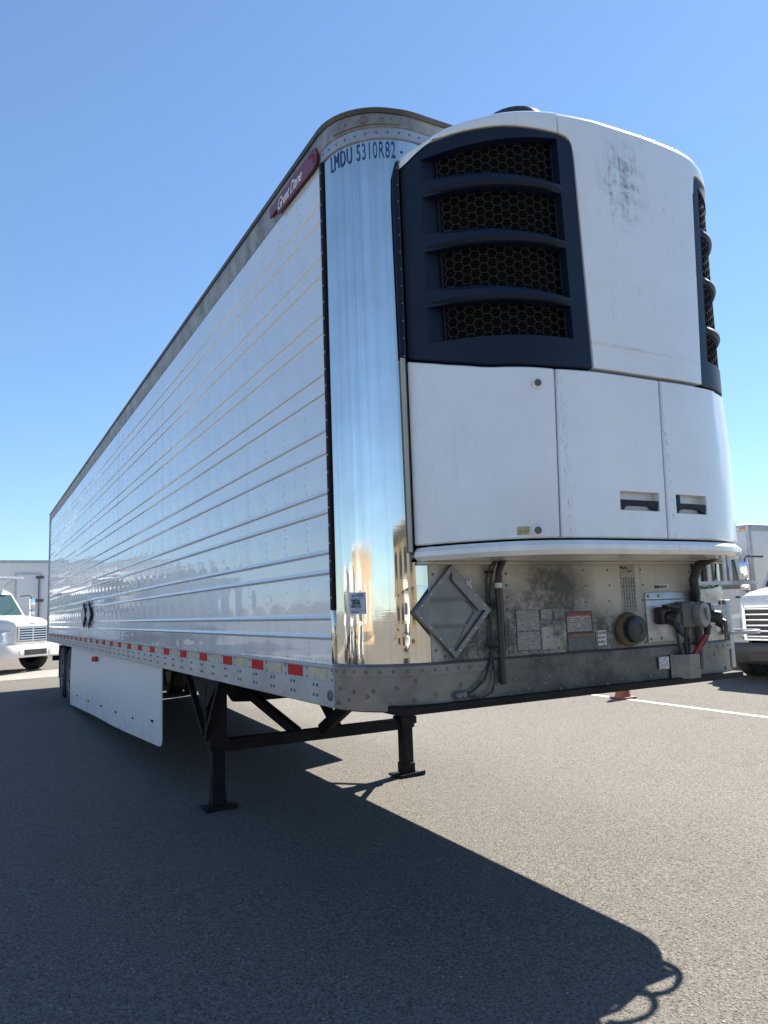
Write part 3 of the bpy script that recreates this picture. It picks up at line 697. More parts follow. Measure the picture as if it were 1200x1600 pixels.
# grab steps on the right corner (flat bar loops)
def step(z, pts, posts):
    b = MB(); n = 26; pp = []
    ctrl = [Vector(p) for p in pts]
    for i in range(n+1):
        u = i/n*(len(ctrl)-1); k = min(int(u), len(ctrl)-2); f = u-k
        p0 = ctrl[max(k-1, 0)]; p1 = ctrl[k]; p2 = ctrl[k+1]; p3 = ctrl[min(k+2, len(ctrl)-1)]
        pp.append(.5*((2*p1)+(p2-p0)*f+(2*p0-5*p1+4*p2-p3)*f*f+(3*p1-p0-3*p2+p3)*f**3))
    secs = []
    for i, p in enumerate(pp):
        d = (pp[min(i+1, n)]-pp[max(i-1, 0)]).normalized(); s_ = Vector((-d.y, d.x))
        secs.append([(p.x+s_.x*a, p.y+s_.y*a, z+b_) for a, b_ in ((-.014, -.010), (.014, -.010), (.014, .010), (-.014, .010))])
    b.loft(secs); o = P('grab_step', b, 'galv')
    for (x, y, z0, z1, ww) in posts:
        q_ = MB(); q_.bevbox(x-ww/2, x+ww/2, y-.012, y+.012, z0, z1, .003); P('step_post', q_, 'galv', o)
step(1.70, [(2.13, -.02), (2.25, -.02), (2.40, -.02), (2.50, -.05), (2.60, -.05), (2.68, .0), (2.71, .08), (2.69, .18), (2.59, .28)], [(2.36, -.02, 1.705, 1.86, .035), (2.44, -.0, 1.705, 1.86, .03), (2.592, .25, 1.70, 1.86, .02)])
step(1.405, [(2.395, .02), (2.42, -.03), (2.50, -.06), (2.58, -.045), (2.66, .01), (2.69, .09), (2.66, .19), (2.59, .28)], [(2.40, .01, 1.41, 1.60, .04), (2.455, .045, 1.20, 1.60, .035), (2.592, .25, 1.405, 1.60, .02)])
# upper coupler edge
mb = MB(); mb.bevbox(.115, 2.42, -.05, .9, ZB-.006, ZB+.030, .006); P('coupler_plate', mb, 'black_steel')
# CARB sticker
def wsolid(s0, s1, z0, z1, o, m, name, parent=None): return P(name, wrap_band(s0, s1, z0, z1, o, -o+.0005), m, parent)
stk = wsolid(.135, .225, 1.597, 1.697, .0035, 'label_blue', 'permit_sticker')
stk['label'] = 'pale blue permit sticker reading 2026 on the polished corner'
ST = lambda s0, z0, k=1: (lambda x, y, z: Vector(wp(s0+x*k, z0+y, .0045+z)))
put_text('lettering', '\u00bbCARB', .0235, ST(.150, 1.6765, .95), 'ink_blue', stk)
put_text('lettering', '2026', .031, ST(.150, 1.643, .80), 'ink_black', stk, bold=.0012)
put_text('lettering', '100031556', .0185, ST(.142, 1.627, .74), 'ink_black', stk)
for z, a, b in ((1.667, .143, .217), (1.620, .157, .2), (1.610, .143, .217), (1.605, .15, .19)):
    wsolid(a, b, z, z+.0022, .0048, 'ink_blue', 'label_rule', stk)
# ------------------------------------------------------------------ refrigeration unit
CX, HL, HR = 1.295, 1.06, 1.08
def Dz(z): return .50-.02*(z-1.89)
NP = 240
def prof_xy(z):
    D = Dz(z); out = []
    for i in range(NP+1):
        th = pi*i/NP
        # parametric superellipse so that the steep ends are well sampled
        c_ = -cos(th); x = (abs(c_)**.5)*(1 if c_ > 0 else -1); yy = -(sin(th)**.5)
        out.append((CX+(HR if x > 0 else HL)*x, D*yy))
    return out
from bisect import bisect_left
def prof_pt(x, z, off=0):
    """point on the cowl at x (before warp); off = inward distance along the plan normal"""
    h = HR if x > CX else HL
    u = max(-1, min(1, (x-CX)/h)); D = Dz(z)
    y = -D*max(0, 1-abs(u)**4)**1.0
    # plan normal
    dydx = D*4*abs(u)**3*(1 if u > 0 else -1)/h
    nx, ny = -dydx, 1.0
    l = sqrt(nx*nx+ny*ny); nx /= l; ny /= l
    return (x+nx*off, min(y+ny*off, -.004), z)
def warp(x, z):
    if z > 2.69: return x+.055*((min(z, 3.9)-3.28)/.6)*max(0, 1-abs((x-1.81)/.45))
    return x-.045*(2.69-z)/.8*max(0, min(1, (x-.26)/.35, (2.33-x)/.35))
def cp_(x, z, off=0):
    p = prof_pt(x, z, off); return (p[0]+warp(x, z)-x, p[1], z)
def stations(x0, x1, extra=(), step=.04):
    xs = {x0, x1}|{x for x in extra if x0 < x < x1}
    x = x0
    while x < x1-1e-6:
        xs.add(x); d = min(x-(CX-HL), (CX+HR)-x); x += max(.006, min(step, .02+d*.12))
    xs = sorted(xs); out = [xs[0]]
    for a in xs[1:]:
        if a-out[-1] > .0018 or a == xs[-1]: out.append(a)
    return out
def F(v): return v if callable(v) else (lambda x: v)
def lin(pts):
    def f(x):
        if x <= pts[0][0]: return pts[0][1]
        for (a, b), (c_, d) in zip(pts, pts[1:]):
            if x <= c_: return b+(d-b)*(x-a)/(c_-a)
        return pts[-1][1]
    return f
def cowl(x0, x1, zlo, zhi, o=0, din=.05, c=.004, holes=(), round_top=0, wall=False, wall_top=False, mid=2, extra=(), hole_depth=.05, hole_mat=0, slope=0):
    """solid panel lying on the cowl surface between x0..x1, zlo(x)..zhi(x); holes = (xa, xb, za(x), zb(x))"""
    zlo, zhi = F(zlo), F(zhi); holes = [(a, b, F(p), F(q)) for a, b, p, q in holes]
    ex = list(extra)
    for a, b, p, q in holes: ex += [a, b]
    xs = stations(x0+c, x1-c, ex); xs = [x0]+xs+[x1]
    rows = [(lambda x: zlo(x), o+c), (lambda x: zlo(x)+c, o)]
    hs = sorted(holes, key=lambda h: h[2](.6)); prev = rows[-1][0]
    cuts = []
    for hh in hs:
        cuts.append(hh[2]); cuts.append(hh[3])
    seq = [lambda x: zlo(x)+c]+cuts+[lambda x: zhi(x)-(round_top or c)]
    for i, fn in enumerate(seq):
        if i == 0: continue
        pf = seq[i-1]
        for k in range(1, mid+1):
            rows.append(((lambda x, pf=pf, fn=fn, k=k: pf(x)+(fn(x)-pf(x))*k/mid), o))
    if round_top:
        for k in range(1, 6):
            a = k*pi/10; rows.append(((lambda x, a=a: zhi(x)-round_top+round_top*sin(a)), o+round_top*(1-cos(a))))
    else: rows.append((lambda x: zhi(x), o+c))
    nr = len(rows); V = []; 
    inner = 'wall' if wall else din
    for i, x in enumerate(xs):
        xo = c if (i == 0 or i == len(xs)-1) else 0
        col = []
        for fn, off in rows:
            col.append(cp_(x, fn(x), off+xo))
        if wall: lo = (cp_(x, zlo(x))[0], -.004, zlo(x))
        else: lo = cp_(x, zlo(x), o+din)
        if wall or wall_top: hi = (min(max(cp_(x, zhi(x))[0], CX-HL+.01), CX+HR-.01), -.004, zhi(x)+.0)
        else: hi = cp_(x, zhi(x), o+din)
        V.append(col+[hi, lo])
    b = MB(); n = nr+2; vs_ = [p for col in V for p in col]; fs = []
    for i in range(len(xs)-1):
        for j in range(n):
            j2 = (j+1) % n
            if j < nr-1 and holes:
                xm = (xs[i]+xs[i+1])/2; zm = (rows[j][0](xm)+rows[j+1][0](xm))/2
                if any(a < xm < bb and p(xm) < zm < q(xm) for a, bb, p, q in holes): continue
            fs.append((i*n+j, i*n+j2, (i+1)*n+j2, (i+1)*n+j))
    fs += [tuple(range(n))[::-1], tuple((len(xs)-1)*n+k for k in range(n))]
    b.add(vs_, fs)
    for a, bb, p, q in holes:                    # pocket walls
        xh = [x for x in xs if a-1e-6 <= x <= bb+1e-6]
        ring = [(x, p(x)) for x in xh]+[(x, q(x)) for x in reversed(xh)]
        m_ = len(ring)
        xin = lambda x: a+slope+(x-a)*(bb-a-slope)/(bb-a) if slope else x
        v = [cp_(x, z, o) for x, z in ring]+[cp_(xin(x), z, o+hole_depth) for x, z in ring]
        b.add(v, [(i, (i+1) % m_, m_+(i+1) % m_, m_+i) for i in range(m_)], hole_mat)
    return b
RU_mb = MB()
ZTOP = lin([(.235, 3.80), (.262, 3.825), (.30, 3.868), (.36, 3.908), (.49, 3.937), (.62, 3.961), (.88, 4.0), (1.13, 4.033), (1.45, 4.05), (1.75, 4.055), (2.0, 4.04), (2.2, 4.0), (2.31, 3.94), (2.375, 3.82)])
ZSEAM = lin([(.236, 2.786), (.28, 2.762), (.355, 2.729), (.477, 2.693), (.76, 2.680), (1.0, 2.687), (1.40, 2.692), (1.75, 2.70), (2.05, 2.71), (2.2, 2.735), (2.30, 2.765), (2.375, 2.80)])
X0, X1 = CX-HL+.004, CX+HR-.004
core = cowl(X0+.004, X1-.004, 1.87, lambda x: ZTOP(x)-.02, o=.10, wall=True, c=.002)
RU = P('refrigeration_unit', core, 'under_steel', label='white nose mounted refrigeration unit with navy grilles')
def U(name, mb, m, **k): return P(name, mb, m, RU, **k)
SE1, SE2 = .76, 1.404
U('access_door', cowl(X0, SE1-.004, 1.899, lambda x: ZSEAM(x)-.007, c=.007, o=.002), 'unit_white')
HA = [(1.095, 1.352, 2.028, 2.118)]; HB = [(1.468, 1.70, 2.024, 2.118)]
U('access_door', cowl(SE1+.004, SE2-.005, 1.899, lambda x: ZSEAM(x)-.007, c=.007, o=.004, holes=HA, hole_depth=.045), 'unit_white', label='centre access door with black pull handle')
U('access_door', cowl(SE2+.005, X1, 1.899, lambda x: ZSEAM(x)-.007, c=.007, o=.004, holes=HB, hole_depth=.045), 'unit_white', label='right access door with black pull handle')
for a, b_, zl, zh in HA+HB:
    mb = MB(); n = 8; xs_ = [a-.01+(b_-a+.02)*i/n for i in range(n+1)]
    mb.loft([[cp_(x, zl-.01, .046), cp_(x, zl-.01, .05), cp_(x, zh+.01, .05), cp_(x, zh+.01, .046)] for x in xs_]); U('handle_pocket', mb, 'unit_white')
    mb = MB(); zc = lambda t_: zl+.052-.012*0
    secs = []
    for i in range(n+1):
        x = a+.004+(b_-a-.008)*i/n; t_ = i/n
        z1_ = zl+.050; z0_ = zl+(.006 if t_ < .08 or t_ > .92 else (.014 if t_ < .16 or t_ > .84 else .026))
        secs.append([cp_(x, z0_, .012), cp_(x, z1_, .006), cp_(x, z1_, .028), cp_(x, z0_, .03)])
    mb.loft(secs); U('door_handle', mb, 'navy_plastic')
    mb = MB(); xc = (a+b_)/2; mb.loft([[cp_(xc+dx*(b_-a)*.3, zl+.004, .03), cp_(xc+dx*(b_-a)*.3, zl+.024, .025), cp_(xc+dx*(b_-a)*.3, zl+.024, .044), cp_(xc+dx*(b_-a)*.3, zl+.004, .044)] for dx in (-1, -.4, .3, 1)]); U('latch_tongue', mb, 'galv')
mb = MB(); a, b_, zl, zh = HB[0]; mb.loft([[cp_(a+.006, zz, .004), cp_(a+.03, zz, .004), cp_(a+.03, zz, .03), cp_(a+.006, zz, .03)] for zz in (zl+.03, zh-.004)]); U('door_handle', mb, 'navy_plastic')
for x, z in ((.673, 2.60), (.655, 1.931)):
    p = Vector(cp_(x, z, -.001)); q_ = Vector(cp_(x, z, .03)); nn = (p-q_).normalized()
    mb = MB(); mb.lathe([(.026, 0), (.026, .003), (.022, .0045)], p, nn, 20); lt = U('quarter_turn_latch', mb, 'unit_white')
    mb = MB(); mb.lathe([(.0165, .004), (.0165, .0075), (.013, .008), (.012, .005)], p, nn, 18); mb.lathe([(.007, .004), (.007, .0085)], p, nn, 12); U('latch_core', mb, 'rivet_dirty')
mb = MB(); mb.loft([[cp_(x, 1.914, -.0006), cp_(x, 1.950, -.0006), cp_(x, 1.950, .002), cp_(x, 1.914, .002)] for x in (.572, .598, .622)]); U('caution_label', mb, 'print_caution')
U('lower_bumper', cowl(X0-.004, X1+.004, 1.826, 1.888, o=-.014, c=.02, wall=True, mid=3), 'unit_white')
# left navy grille panel with four openings
def line2(xa, za, xb, zb): return lambda x: za+(zb-za)*(x-xa)/(xb-xa)
MT_ = [line2(.354, 3.752, .86, 3.814), line2(.354, 3.537, .84, 3.519), line2(.354, 3.258, .84, 3.240), line2(.354, 2.980, .84, 2.953)]
MB_ = [line2(.354, 3.650, .84, 3.601), line2(.354, 3.374, .84, 3.314), line2(.354, 3.094, .84, 3.030), line2(.354, 2.838, .84, 2.826)]
NT_L = lin([(.236, 3.775), (.258, 3.806), (.306, 3.838), (.42, 3.856), (.6, 3.868), (.885, 3.866), (.925, 3.858), (.945, 3.845), (.957, 3.82), (.963, 3.78), (.967, 3.74)])
XR_L = .967
MH_ = [(lambda x, i=i: MT_[i](x)+(.022 if i == 0 else .034)) for i in range(4)]
hol = [(.300, .872, MB_[i], MH_[i]) for i in range(4)]
U('grille_panel', cowl(X0, XR_L, lambda x: ZSEAM(x)+.006, NT_L, o=.006, c=.006, din=.12, holes=hol, hole_depth=.075, slope=.045, extra=(.885, .91, .925, .937, .945, .952, .957, .961)), 'navy_plastic', label='left navy grille panel with four openings')
# mirrored panel on the right
def mir(x): return 1.80+(x-.967)/(.236-.967)*(X1-1.80)
def unmir(x): return .967+(x-1.80)/(X1-1.80)*(.236-.967)
def mf(f, dz=0): return lambda x: f(unmir(x))+dz
NT_R = mf(NT_L, .06)
RZ = .03
holR = [(mir(.872), mir(.306), mf(MB_[i], RZ), mf(MH_[i], RZ)) for i in range(4)]
U('grille_panel', cowl(1.80, X1, lambda x: ZSEAM(x)+.006, NT_R, o=.006, c=.006, holes=holR, hole_depth=.04, extra=[mir(q) for q in (.885, .91, .925, .937, .945, .952, .957, .961)]), 'navy_plastic', label='right navy grille panel')
def louvre(xa, xb, zt, zb, o):
    b = MB(); xs_ = [xa+(xb-xa)*i/16 for i in range(17)]; secs = []
    for i, x in enumerate(xs_):
        t_ = i/16; e = min(1, min(t_, 1-t_)*7)
        a, c_ = zb(x), zt(x); h_ = (c_-a)
        oo = o+.02*(1-e)
        secs.append([cp_(x, a, .07), cp_(x, a-.004*e, oo+.012), cp_(x, a+.012, oo), cp_(x, c_-.024*e, oo+.002), cp_(x, c_, oo+.022), cp_(x, c_, .07)])
    return b.loft(secs)
for i in range(3):
    U('louvre', louvre(.30, .885, (lambda x, i=i: MB_[i](x)+.002), (lambda x, i=i: MT_[i+1](x)+.042), -.014), 'navy_plastic')
    U('louvre', louvre(mir(.885), mir(.27), (lambda x, i=i: MB_[i](unmir(x))+.002+RZ), (lambda x, i=i: MT_[i+1](unmir(x))+.042+RZ), -.010), 'navy_plastic')
# honeycomb guards
def honey(xa, xb, zl, zh, off):
    b = MB(); a = .0265; done = set()
    dxc = a*1.5; dzc = a*sqrt(3)
    # arc length map
    tab = []; s_ = 0; xs_ = [xa+(xb-xa)*i/60 for i in range(61)]; pv = None
    for x in xs_:
        p = Vector(cp_(x, 3.3, off))
        if pv is not None: s_ += (p-pv).length
        tab.append(s_); pv = p
    def xof(s):
        k = max(0, min(59, bisect_left(tab, s)-1)); f = (s-tab[k])/max(1e-6, tab[k+1]-tab[k]); return xs_[k]+(xs_[k+1]-xs_[k])*f
    tot = tab[-1]
    ni = int(tot/dxc)+2
    zmin = min(zl(xa), zl(xb))-.05; zmax = max(zh(xa), zh(xb))+.05
    for i in range(ni):
        for j in range(int((zmax-zmin)/dzc)+2):
            cx_, cz_ = i*dxc, zmin+j*dzc+(dzc/2 if i % 2 else 0)
            ps = [(cx_+a*cos(k*pi/3), cz_+a*sin(k*pi/3)) for k in range(6)]
            for k in range(6):
                p, q_ = ps[k], ps[(k+1) % 6]
                key = (round((p[0]+q_[0])*2000), round((p[1]+q_[1])*2000))
                if key in done: continue
                done.add(key)
                if not (0 <= p[0] <= tot and 0 <= q_[0] <= tot): continue
                x1_, x2_ = xof(p[0]), xof(q_[0])
                if not (zl(x1_) < p[1] < zh(x1_) and zl(x2_) < q_[1] < zh(x2_)): continue
                A_, B_ = Vector(cp_(x1_, p[1], off)), Vector(cp_(x2_, q_[1], off))
                nn = (Vector(cp_(x1_, p[1], off-.02))-A_).normalized()
                b.bar(A_, B_, .005, .012, nn)
    rim = [Vector(cp_(x, zl(x)+.003, off-.002)) for x in xs_[::5]]+[Vector(cp_(x, zh(x)-.003, off-.002)) for x in reversed(xs_[::5])]
    b.tube(rim, .0045, 5, closed=True)
    return b
for i in range(4):
    U('honeycomb_guard', honey(.342, .868, MB_[i], (lambda x, i=i: MH_[i](x)+.03), .055), 'mesh_black', ang=20)
    U('honeycomb_guard', honey(mir(.866), mir(.325), mf(MB_[i], RZ), mf(MH_[i], RZ), .018), 'mesh_black', ang=20)
mb = MB(); xs_ = [.31+.54*i/14 for i in range(15)]; mb.loft([[cp_(x, 2.80, .078), cp_(x, 3.84, .078), cp_(x, 3.84, .09), cp_(x, 2.80, .09)] for x in xs_]); U('radiator_core', mb, 'radiator')
mb = MB(); xs_ = [mir(.86)+(mir(.30)-mir(.86))*i/14 for i in range(15)]; mb.loft([[cp_(x, 2.83, .038), cp_(x, 3.88, .038), cp_(x, 3.88, .05), cp_(x, 2.83, .05)] for x in xs_]); U('radiator_core', mb, 'radiator')
# white cap, centre panel, right cap
U('top_cap', cowl(X0, .879, lambda x: NT_L(x)+.004, ZTOP, o=0, c=.003, round_top=.05, wall_top=True, mid=1, din=.06), 'unit_white')
def zl_c(x):
    if x < XR_L+.004: return NT_L(x)+.005 if x < .9605 else NT_L(min(x, .9669))+.002
    if x > 1.792: return NT_R(x)+.005
    return ZSEAM(x)+.008
cen = cowl(.883, X1, zl_c, ZTOP, o=0, c=.003, round_top=.06, wall_top=True, mid=4, din=.05, extra=[.89, .90, .91, .925, .937, .945, .952, .957, .9605, .9665, .9715, 1.788, 1.793, 1.80, 1.81]+[mir(q) for q in (.885, .91, .925, .937, .945, .952, .957, .961)])
U('centre_panel', cen, 'unit_white', label='white centre panel with dark exhaust streaks')
mb = MB(); mb.loft([[cp_(x, z-.004, .002), cp_(x, z, -.0035), cp_(x, z+.003, -.0035), cp_(x, z+.007, .002)] for x, z in ((.985, 2.811), (1.125, 2.812), (1.4, 2.814), (1.77, 2.817))]); U('panel_crease', mb, 'unit_white')
mb = MB(); mb.tube([cp_(x, z, .0015) for x, z in ((1.135, 2.806), (1.16, 2.794), (1.2, 2.789), (1.4, 2.786), (1.57, 2.784), (1.605, 2.79), (1.63, 2.808))], .0032, 6); U('pull_slot', mb, 'unit_white')
mb = MB(); mb.lathe([(.19, 0), (.19, .08), (.165, .125), (.10, .15), (.0, .155)], (.92, -.08, 4.02), (0, 0, 1), 28); U('exhaust_cowl', mb, 'black_plastic')
# gasket with rivets along the left edge
mb = MB(); mb.bevbox(.229, .238, -.012, .0, 1.86, 3.80, .003); gk = U('mounting_gasket', mb, 'black_plastic')
mb = MB(); mb.prism([(.206, -.003, 2.795), (.230, -.003, 2.795), (.230, -.003, 3.79), (.222, -.003, 3.79), (.204, -.003, 3.73), (.198, -.003, 3.6)], (0, -.008, 0)); U('painted_reflection', mb, 'navy_plastic')  # added navy strip: the unit's mirror image in the steel, put into colour
mb = MB(); mb.prism([(.213, -.003, 1.87), (.230, -.003, 1.87), (.230, -.003, 2.79), (.207, -.003, 2.79)], (0, -.008, 0)); U('painted_reflection', mb, 'front_white')  # pale lower part of that mirror image, likewise an added coloured strip
mb = MB(); mb.bevbox(2.37, 2.39, -.012, .0, 1.86, 3.82, .004); U('mounting_gasket', mb, 'black_plastic')
mb = MB()
for k in range(22): mb.dome((.2265, -.0125, 1.93+k*.087), (0, -1, 0), .0032, n=5)
U('rivets', mb, 'rivet_alu', kind='stuff')
mb = MB(); mb.bevbox(.25, 2.33, -.05, -.006, 1.812, 1.825, .003); U('base_frame', mb, 'front_white')
# ------------------------------------------------------------------ underside
mb = MB()
for i in range(50): mb.box(.07, W-.07, .95+i*.305, 1.0+i*.305, ZB+.02, ZB+.12)
P('cross_members', mb, 'under_steel', kind='stuff')
mb = MB(); mb.box(.06, W-.06, .36, L-.02, ZB+.125, ZS-.02); mb.box(.34, W-.34, .04, .36, ZB+.125, ZS-.02); P('floor', mb, 'under_steel')
for sx_, x in ((1, .3576), (-1, W-.3576)):
    g = gz(x, 3.6)
    mb = MB(); mb.bevbox(x-.07, x+.07, 3.53, 3.67, .46, ZB+.02, .008); mb.box(x-.085, x+.085, 3.515, 3.685, .50, .57); leg = P('landing_leg', mb, 'black_steel')
    mb = MB(); mb.bevbox(x-.055, x+.055, 3.545, 3.655, g+.05, .47, .006); P('inner_leg', mb, 'black_steel', leg)
    mb = MB(); mb.bevbox(x-.06, x+.06, 3.53, 3.67, g+.02, g+.12, .006); mb.bevbox(x-.135, x+.135, 3.475, 3.725, g+.0, g+.014, .003)
    mb.bar((x-.135, 3.475, g+.012), (x+.135, 3.475, g+.028), .012, .03); P('foot', mb, 'black_steel', leg)
    mb = MB(); xo = x-sx_*.09
    mb.bar((xo, 4.35, ZB), (xo, 3.66, .60), .035, .05, (1, 0, 0)); mb.bar((xo, 3.1, ZB), (xo, 3.56, .62), .035, .05, (1, 0, 0)); mb.bar((xo, 3.6, ZB-.12), (xo, 3.6, .55), .04, .03, (1, 0, 0))
    P('leg_brace', mb, 'black_steel', leg)
    mb = MB(); mb.prism([(xo-.01, 4.2, ZB+.01), (xo-.01, 3.1, ZB+.01), (xo-.01, 3.45, .92), (xo-.01, 3.55, .84), (xo-.01, 3.72, .86), (xo-.01, 3.85, .94)], (.012, 0, 0)); P('gusset', mb, 'black_steel', leg)
mb = MB(); mb.bar((.43, 3.6, .50), (W-.43, 3.6, .50), .09, .10); P('leg_cross_bar', mb, 'black_steel')
for xa, xb in ((.55, 1.28),):
    mb = MB(); mb.bar((1.1, 3.6, .53), (.75, 5.4, ZB), .07, .08); P('leg_strut', mb, 'black_steel')
    mb = MB(); mb.bar((1.35, 3.6, .53), (1.55, 2.6, ZB-.0), .07, .10); P('leg_strut', mb, 'black_steel')
    mb = MB(); mb.bar((1.5, 3.6, .53), (1.84, 5.4, ZB), .07, .08); P('leg_strut', mb, 'black_steel')
mb = MB(); mb.tube([(2.26, 3.6, .72), (2.42, 3.6, .72), (2.45, 3.6, .78), (2.45, 3.62, .95), (2.40, 3.62, .98)], .014, 7); P('landing_crank', mb, 'black_steel')
mb = MB(); mb.lathe([(.0, 0), (.2, .02), (.26, .06), (.27, .2), (.27, 1.05), (.26, 1.15), (.2, 1.2), (0, 1.22)], (.75, 4.6, 1.0), (1, 0, 0), 22); P('fuel_tank', mb, 'under_steel')
mb = MB(); mb.bevbox(1.0, 1.5, 3.9, 4.3, .84, ZB+.02, .03); mb.lathe([(.1, 0), (.1, .5)], (1.6, 4.1, 1.0), (0, 1, 0), 14); P('valve_box', mb, 'under_steel')
# kingpin rails / slider
for x in (.75, W-.75):
    mb = MB(); mb.bevbox(x-.05, x+.05, 10.2, L-.1, .92, ZB+.02, .01); P('slider_rail', mb, 'under_steel')
mb = MB(); mb.box(.25, W-.25, 11.0, 11.08, .9, ZB); mb.box(.25, W-.25, 14.4, 14.48, .9, ZB); P('slider_cross_beam', mb, 'under_steel')
def wheel_mesh(wd=.28, r=.515, outer=-1):
    T_ = MB(); T_.lathe([(.29, -wd/2+.02), (.33, -wd/2), (r-.06, -wd/2-.008), (r-.015, -wd/2+.02), (r, -wd/2+.05), (r, wd/2-.05), (r-.015, wd/2-.02), (r-.06, wd/2+.008), (.33, wd/2), (.29, wd/2-.02)], (0, 0, 0), (1, 0, 0), 36)
    for k in (-.07, -.02, .03, .08): T_.lathe([(r+.004, k-.018), (r+.004, k+.018)], (0, 0, 0), (1, 0, 0), 36)
    Rm = MB(); Rm.lathe([(.10, -wd/2+.06), (.11, -wd/2-.02), (.13, -wd/2+.05), (.22, -wd/2+.075), (.26, -wd/2+.06), (.285, -wd/2+.005), (.292, -wd/2+.0), (.29, wd/2-.02)], (0, 0, 0), (1, 0, 0), 28)
    for k in range(10): a = k*pi/5; Rm.lathe([(.014, 0), (.014, .03)], (-wd/2+.06, .165*cos(a), .165*sin(a)), (-1, 0, 0), 6)
    return T_.mesh('tyre', MT['rubber']), Rm.mesh('rim', MT['rim_white'])
TY, RM = wheel_mesh()
def add_obj(name, me, parent, loc, rz=0, world=True):
    o = bpy.data.objects.new(name, me); COL.objects.link(o); o.parent = parent
    off = Vector((0, 0, 0)); q = parent
    while q and world: off += q.location; q = q.parent
    o.location = Vector(loc)-off; o.rotation_euler = (0, 0, rz); return o
for y in (12.40, 13.66):
    for side in (0, 1):
        for k in range(2):
            x = .22+.34*k if side == 0 else W-.22-.34*k
            wo = add_obj('wheel', TY, TR, (x, y, gz(x, y)+.517), 0 if side == 0 else pi)
            ro = bpy.data.objects.new('rim', RM); COL.objects.link(ro); ro.parent = wo
    mb = MB(); mb.lathe([(.065, 0), (.065, 1.6)], (.5, y, gz(1.3, y)+.517), (1, 0, 0), 14); mb.box(.7, .8, y-.12, y+.12, .75, .95); mb.box(W-.8, W-.7, y-.12, y+.12, .75, .95); P('axle', mb, 'under_steel')
for x in (.1, 1.85):
    mb = MB(); mb.box(x, x+.62, 14.55, 14.56, .42, 1.1); P('mud_flap', mb, 'rubber')
# rear frame and guard
mb = MB(); mb.bevbox(-.02, .07, L-.07, L+.02, ZB-.01, ZT1, .01); mb.bevbox(W-.07, W+.02, L-.07, L+.02, ZB-.01, ZT1, .01); mb.bevbox(.07, W-.07, L-.07, L+.02, ZT1-.14, ZT1, .01); mb.bevbox(.07, W-.07, L-.07, L+.02, ZB-.01, ZB+.18, .01); P('rear_frame', mb, 'rail_alu')
mb = MB(); mb.box(.08, 1.29, L-.04, L, ZB+.19, ZT1-.15); mb.box(1.3, W-.08, L-.04, L, ZB+.19, ZT1-.15); P('rear_door', mb, 'side_white')
mb = MB(); mb.box(.1, W-.1, L-.2, L-.09, .72, .83); mb.box(.5, .6, L-.2, L-.1, .83, ZB); mb.box(W-.6, W-.5, L-.2, L-.1, .83, ZB); P('underride_guard', mb, 'black_steel')
# aerodynamic skirts
def skirt(x, y0, zpts, sgn, name='side_skirt'):
    b = MB(); n = len(zpts); secs = []
    for y, zb in zpts:
        bow = .012*sin((y-y0)*1.1)
        secs.append([(x-sgn*bow, y, zb), (x-sgn*(bow+.004), y, (zb+ZB)/2), (x, y, ZB-.002), (x+sgn*.008, y, ZB-.002), (x+sgn*(.006-bow), y, (zb+ZB)/2), (x+sgn*(.008-bow), y, zb)])
    return P(name, b.loft(secs), 'skirt_white')
m = mat('skirt_white', (.62, .63, .64), .42); t = NT(m); MT['skirt_white'] = m
t.color(t.mix(t.ramp(t.noise(1.3, 5, .6, t.coord((1, 2.5, .5))), [(.35, 0.0), (.7, 1.0)]), (.70, .71, .72), (.64, .645, .64)))
xz = t.sep()[2]
sp = t.math('MULTIPLY', t.math('SUBTRACT', 1.0, t.rng(xz, .15, .75)), t.ramp(t.noise(6, 6, .7), [(.42, 0.0), (.68, .75)]))
run = t.ramp(t.noise(1, 4, .6, t.coord((1, 16, .5))), [(.58, 0.0), (.75, .3)])
t.color(t.mix(t.math('MAXIMUM', sp, run), t.mix(t.noise(1.3, 5, .6, t.coord((1, 2.5, .5))), (.70, .71, .72), (.64, .645, .64)), (.33, .31, .28)))
zsk = [(4.40, .47), (4.43, .42), (4.5, .402), (5.4, .365), (6.4, .318), (7.4, .273), (8.6, .235), (10, .19), (11.85, .125)]
sk = skirt(.06, 4.4, zsk, 1)
skirt(W-.06, 4.74, [(4.74, .57), (4.78, .545), (6.0, .50), (8, .42), (10, .34), (11.85, .25)], -1)
mb = MB()
for y, z in ((4.75, .60), (5.75, .52), (6.9, .47), (8.1, .43), (9.4, .38), (10.8, .35)): mb.bevbox(.040, .054, y, y+.07, z, z+.018, .003)
P('skirt_slots', mb, 'black_steel', sk)
mb = MB(); mb.bevbox(.005, .055, 8.55, 8.70, 1.02, 1.09, .012); mb.dome((.005, 8.62, 1.055), (-1, 0, 0), .045, .03, 10); P('side_marker_lamp', mb, 'red_light')
# ------------------------------------------------------------------ traffic cone on the parking line
cx_, cy_ = 7.47, 5.80; g = gz(cx_, cy_)
CN = thing('traffic_cone', 'small weathered orange rubber cone standing on the white parking line', 'traffic cone', (cx_, cy_, g))
mb = MB(); mb.bevbox(-.15, .15, -.15, .15, .004, .03, .008); part('base', mb, MT['cone_orange'], CN)
mb = MB(); mb.lathe([(.125, .03), (.118, .05), (.098, .22), (.07, .36), (.04, .47), (.025, .48)], (0, 0, 0), n=24); part('cone_body', mb, MT['cone_orange'], CN)
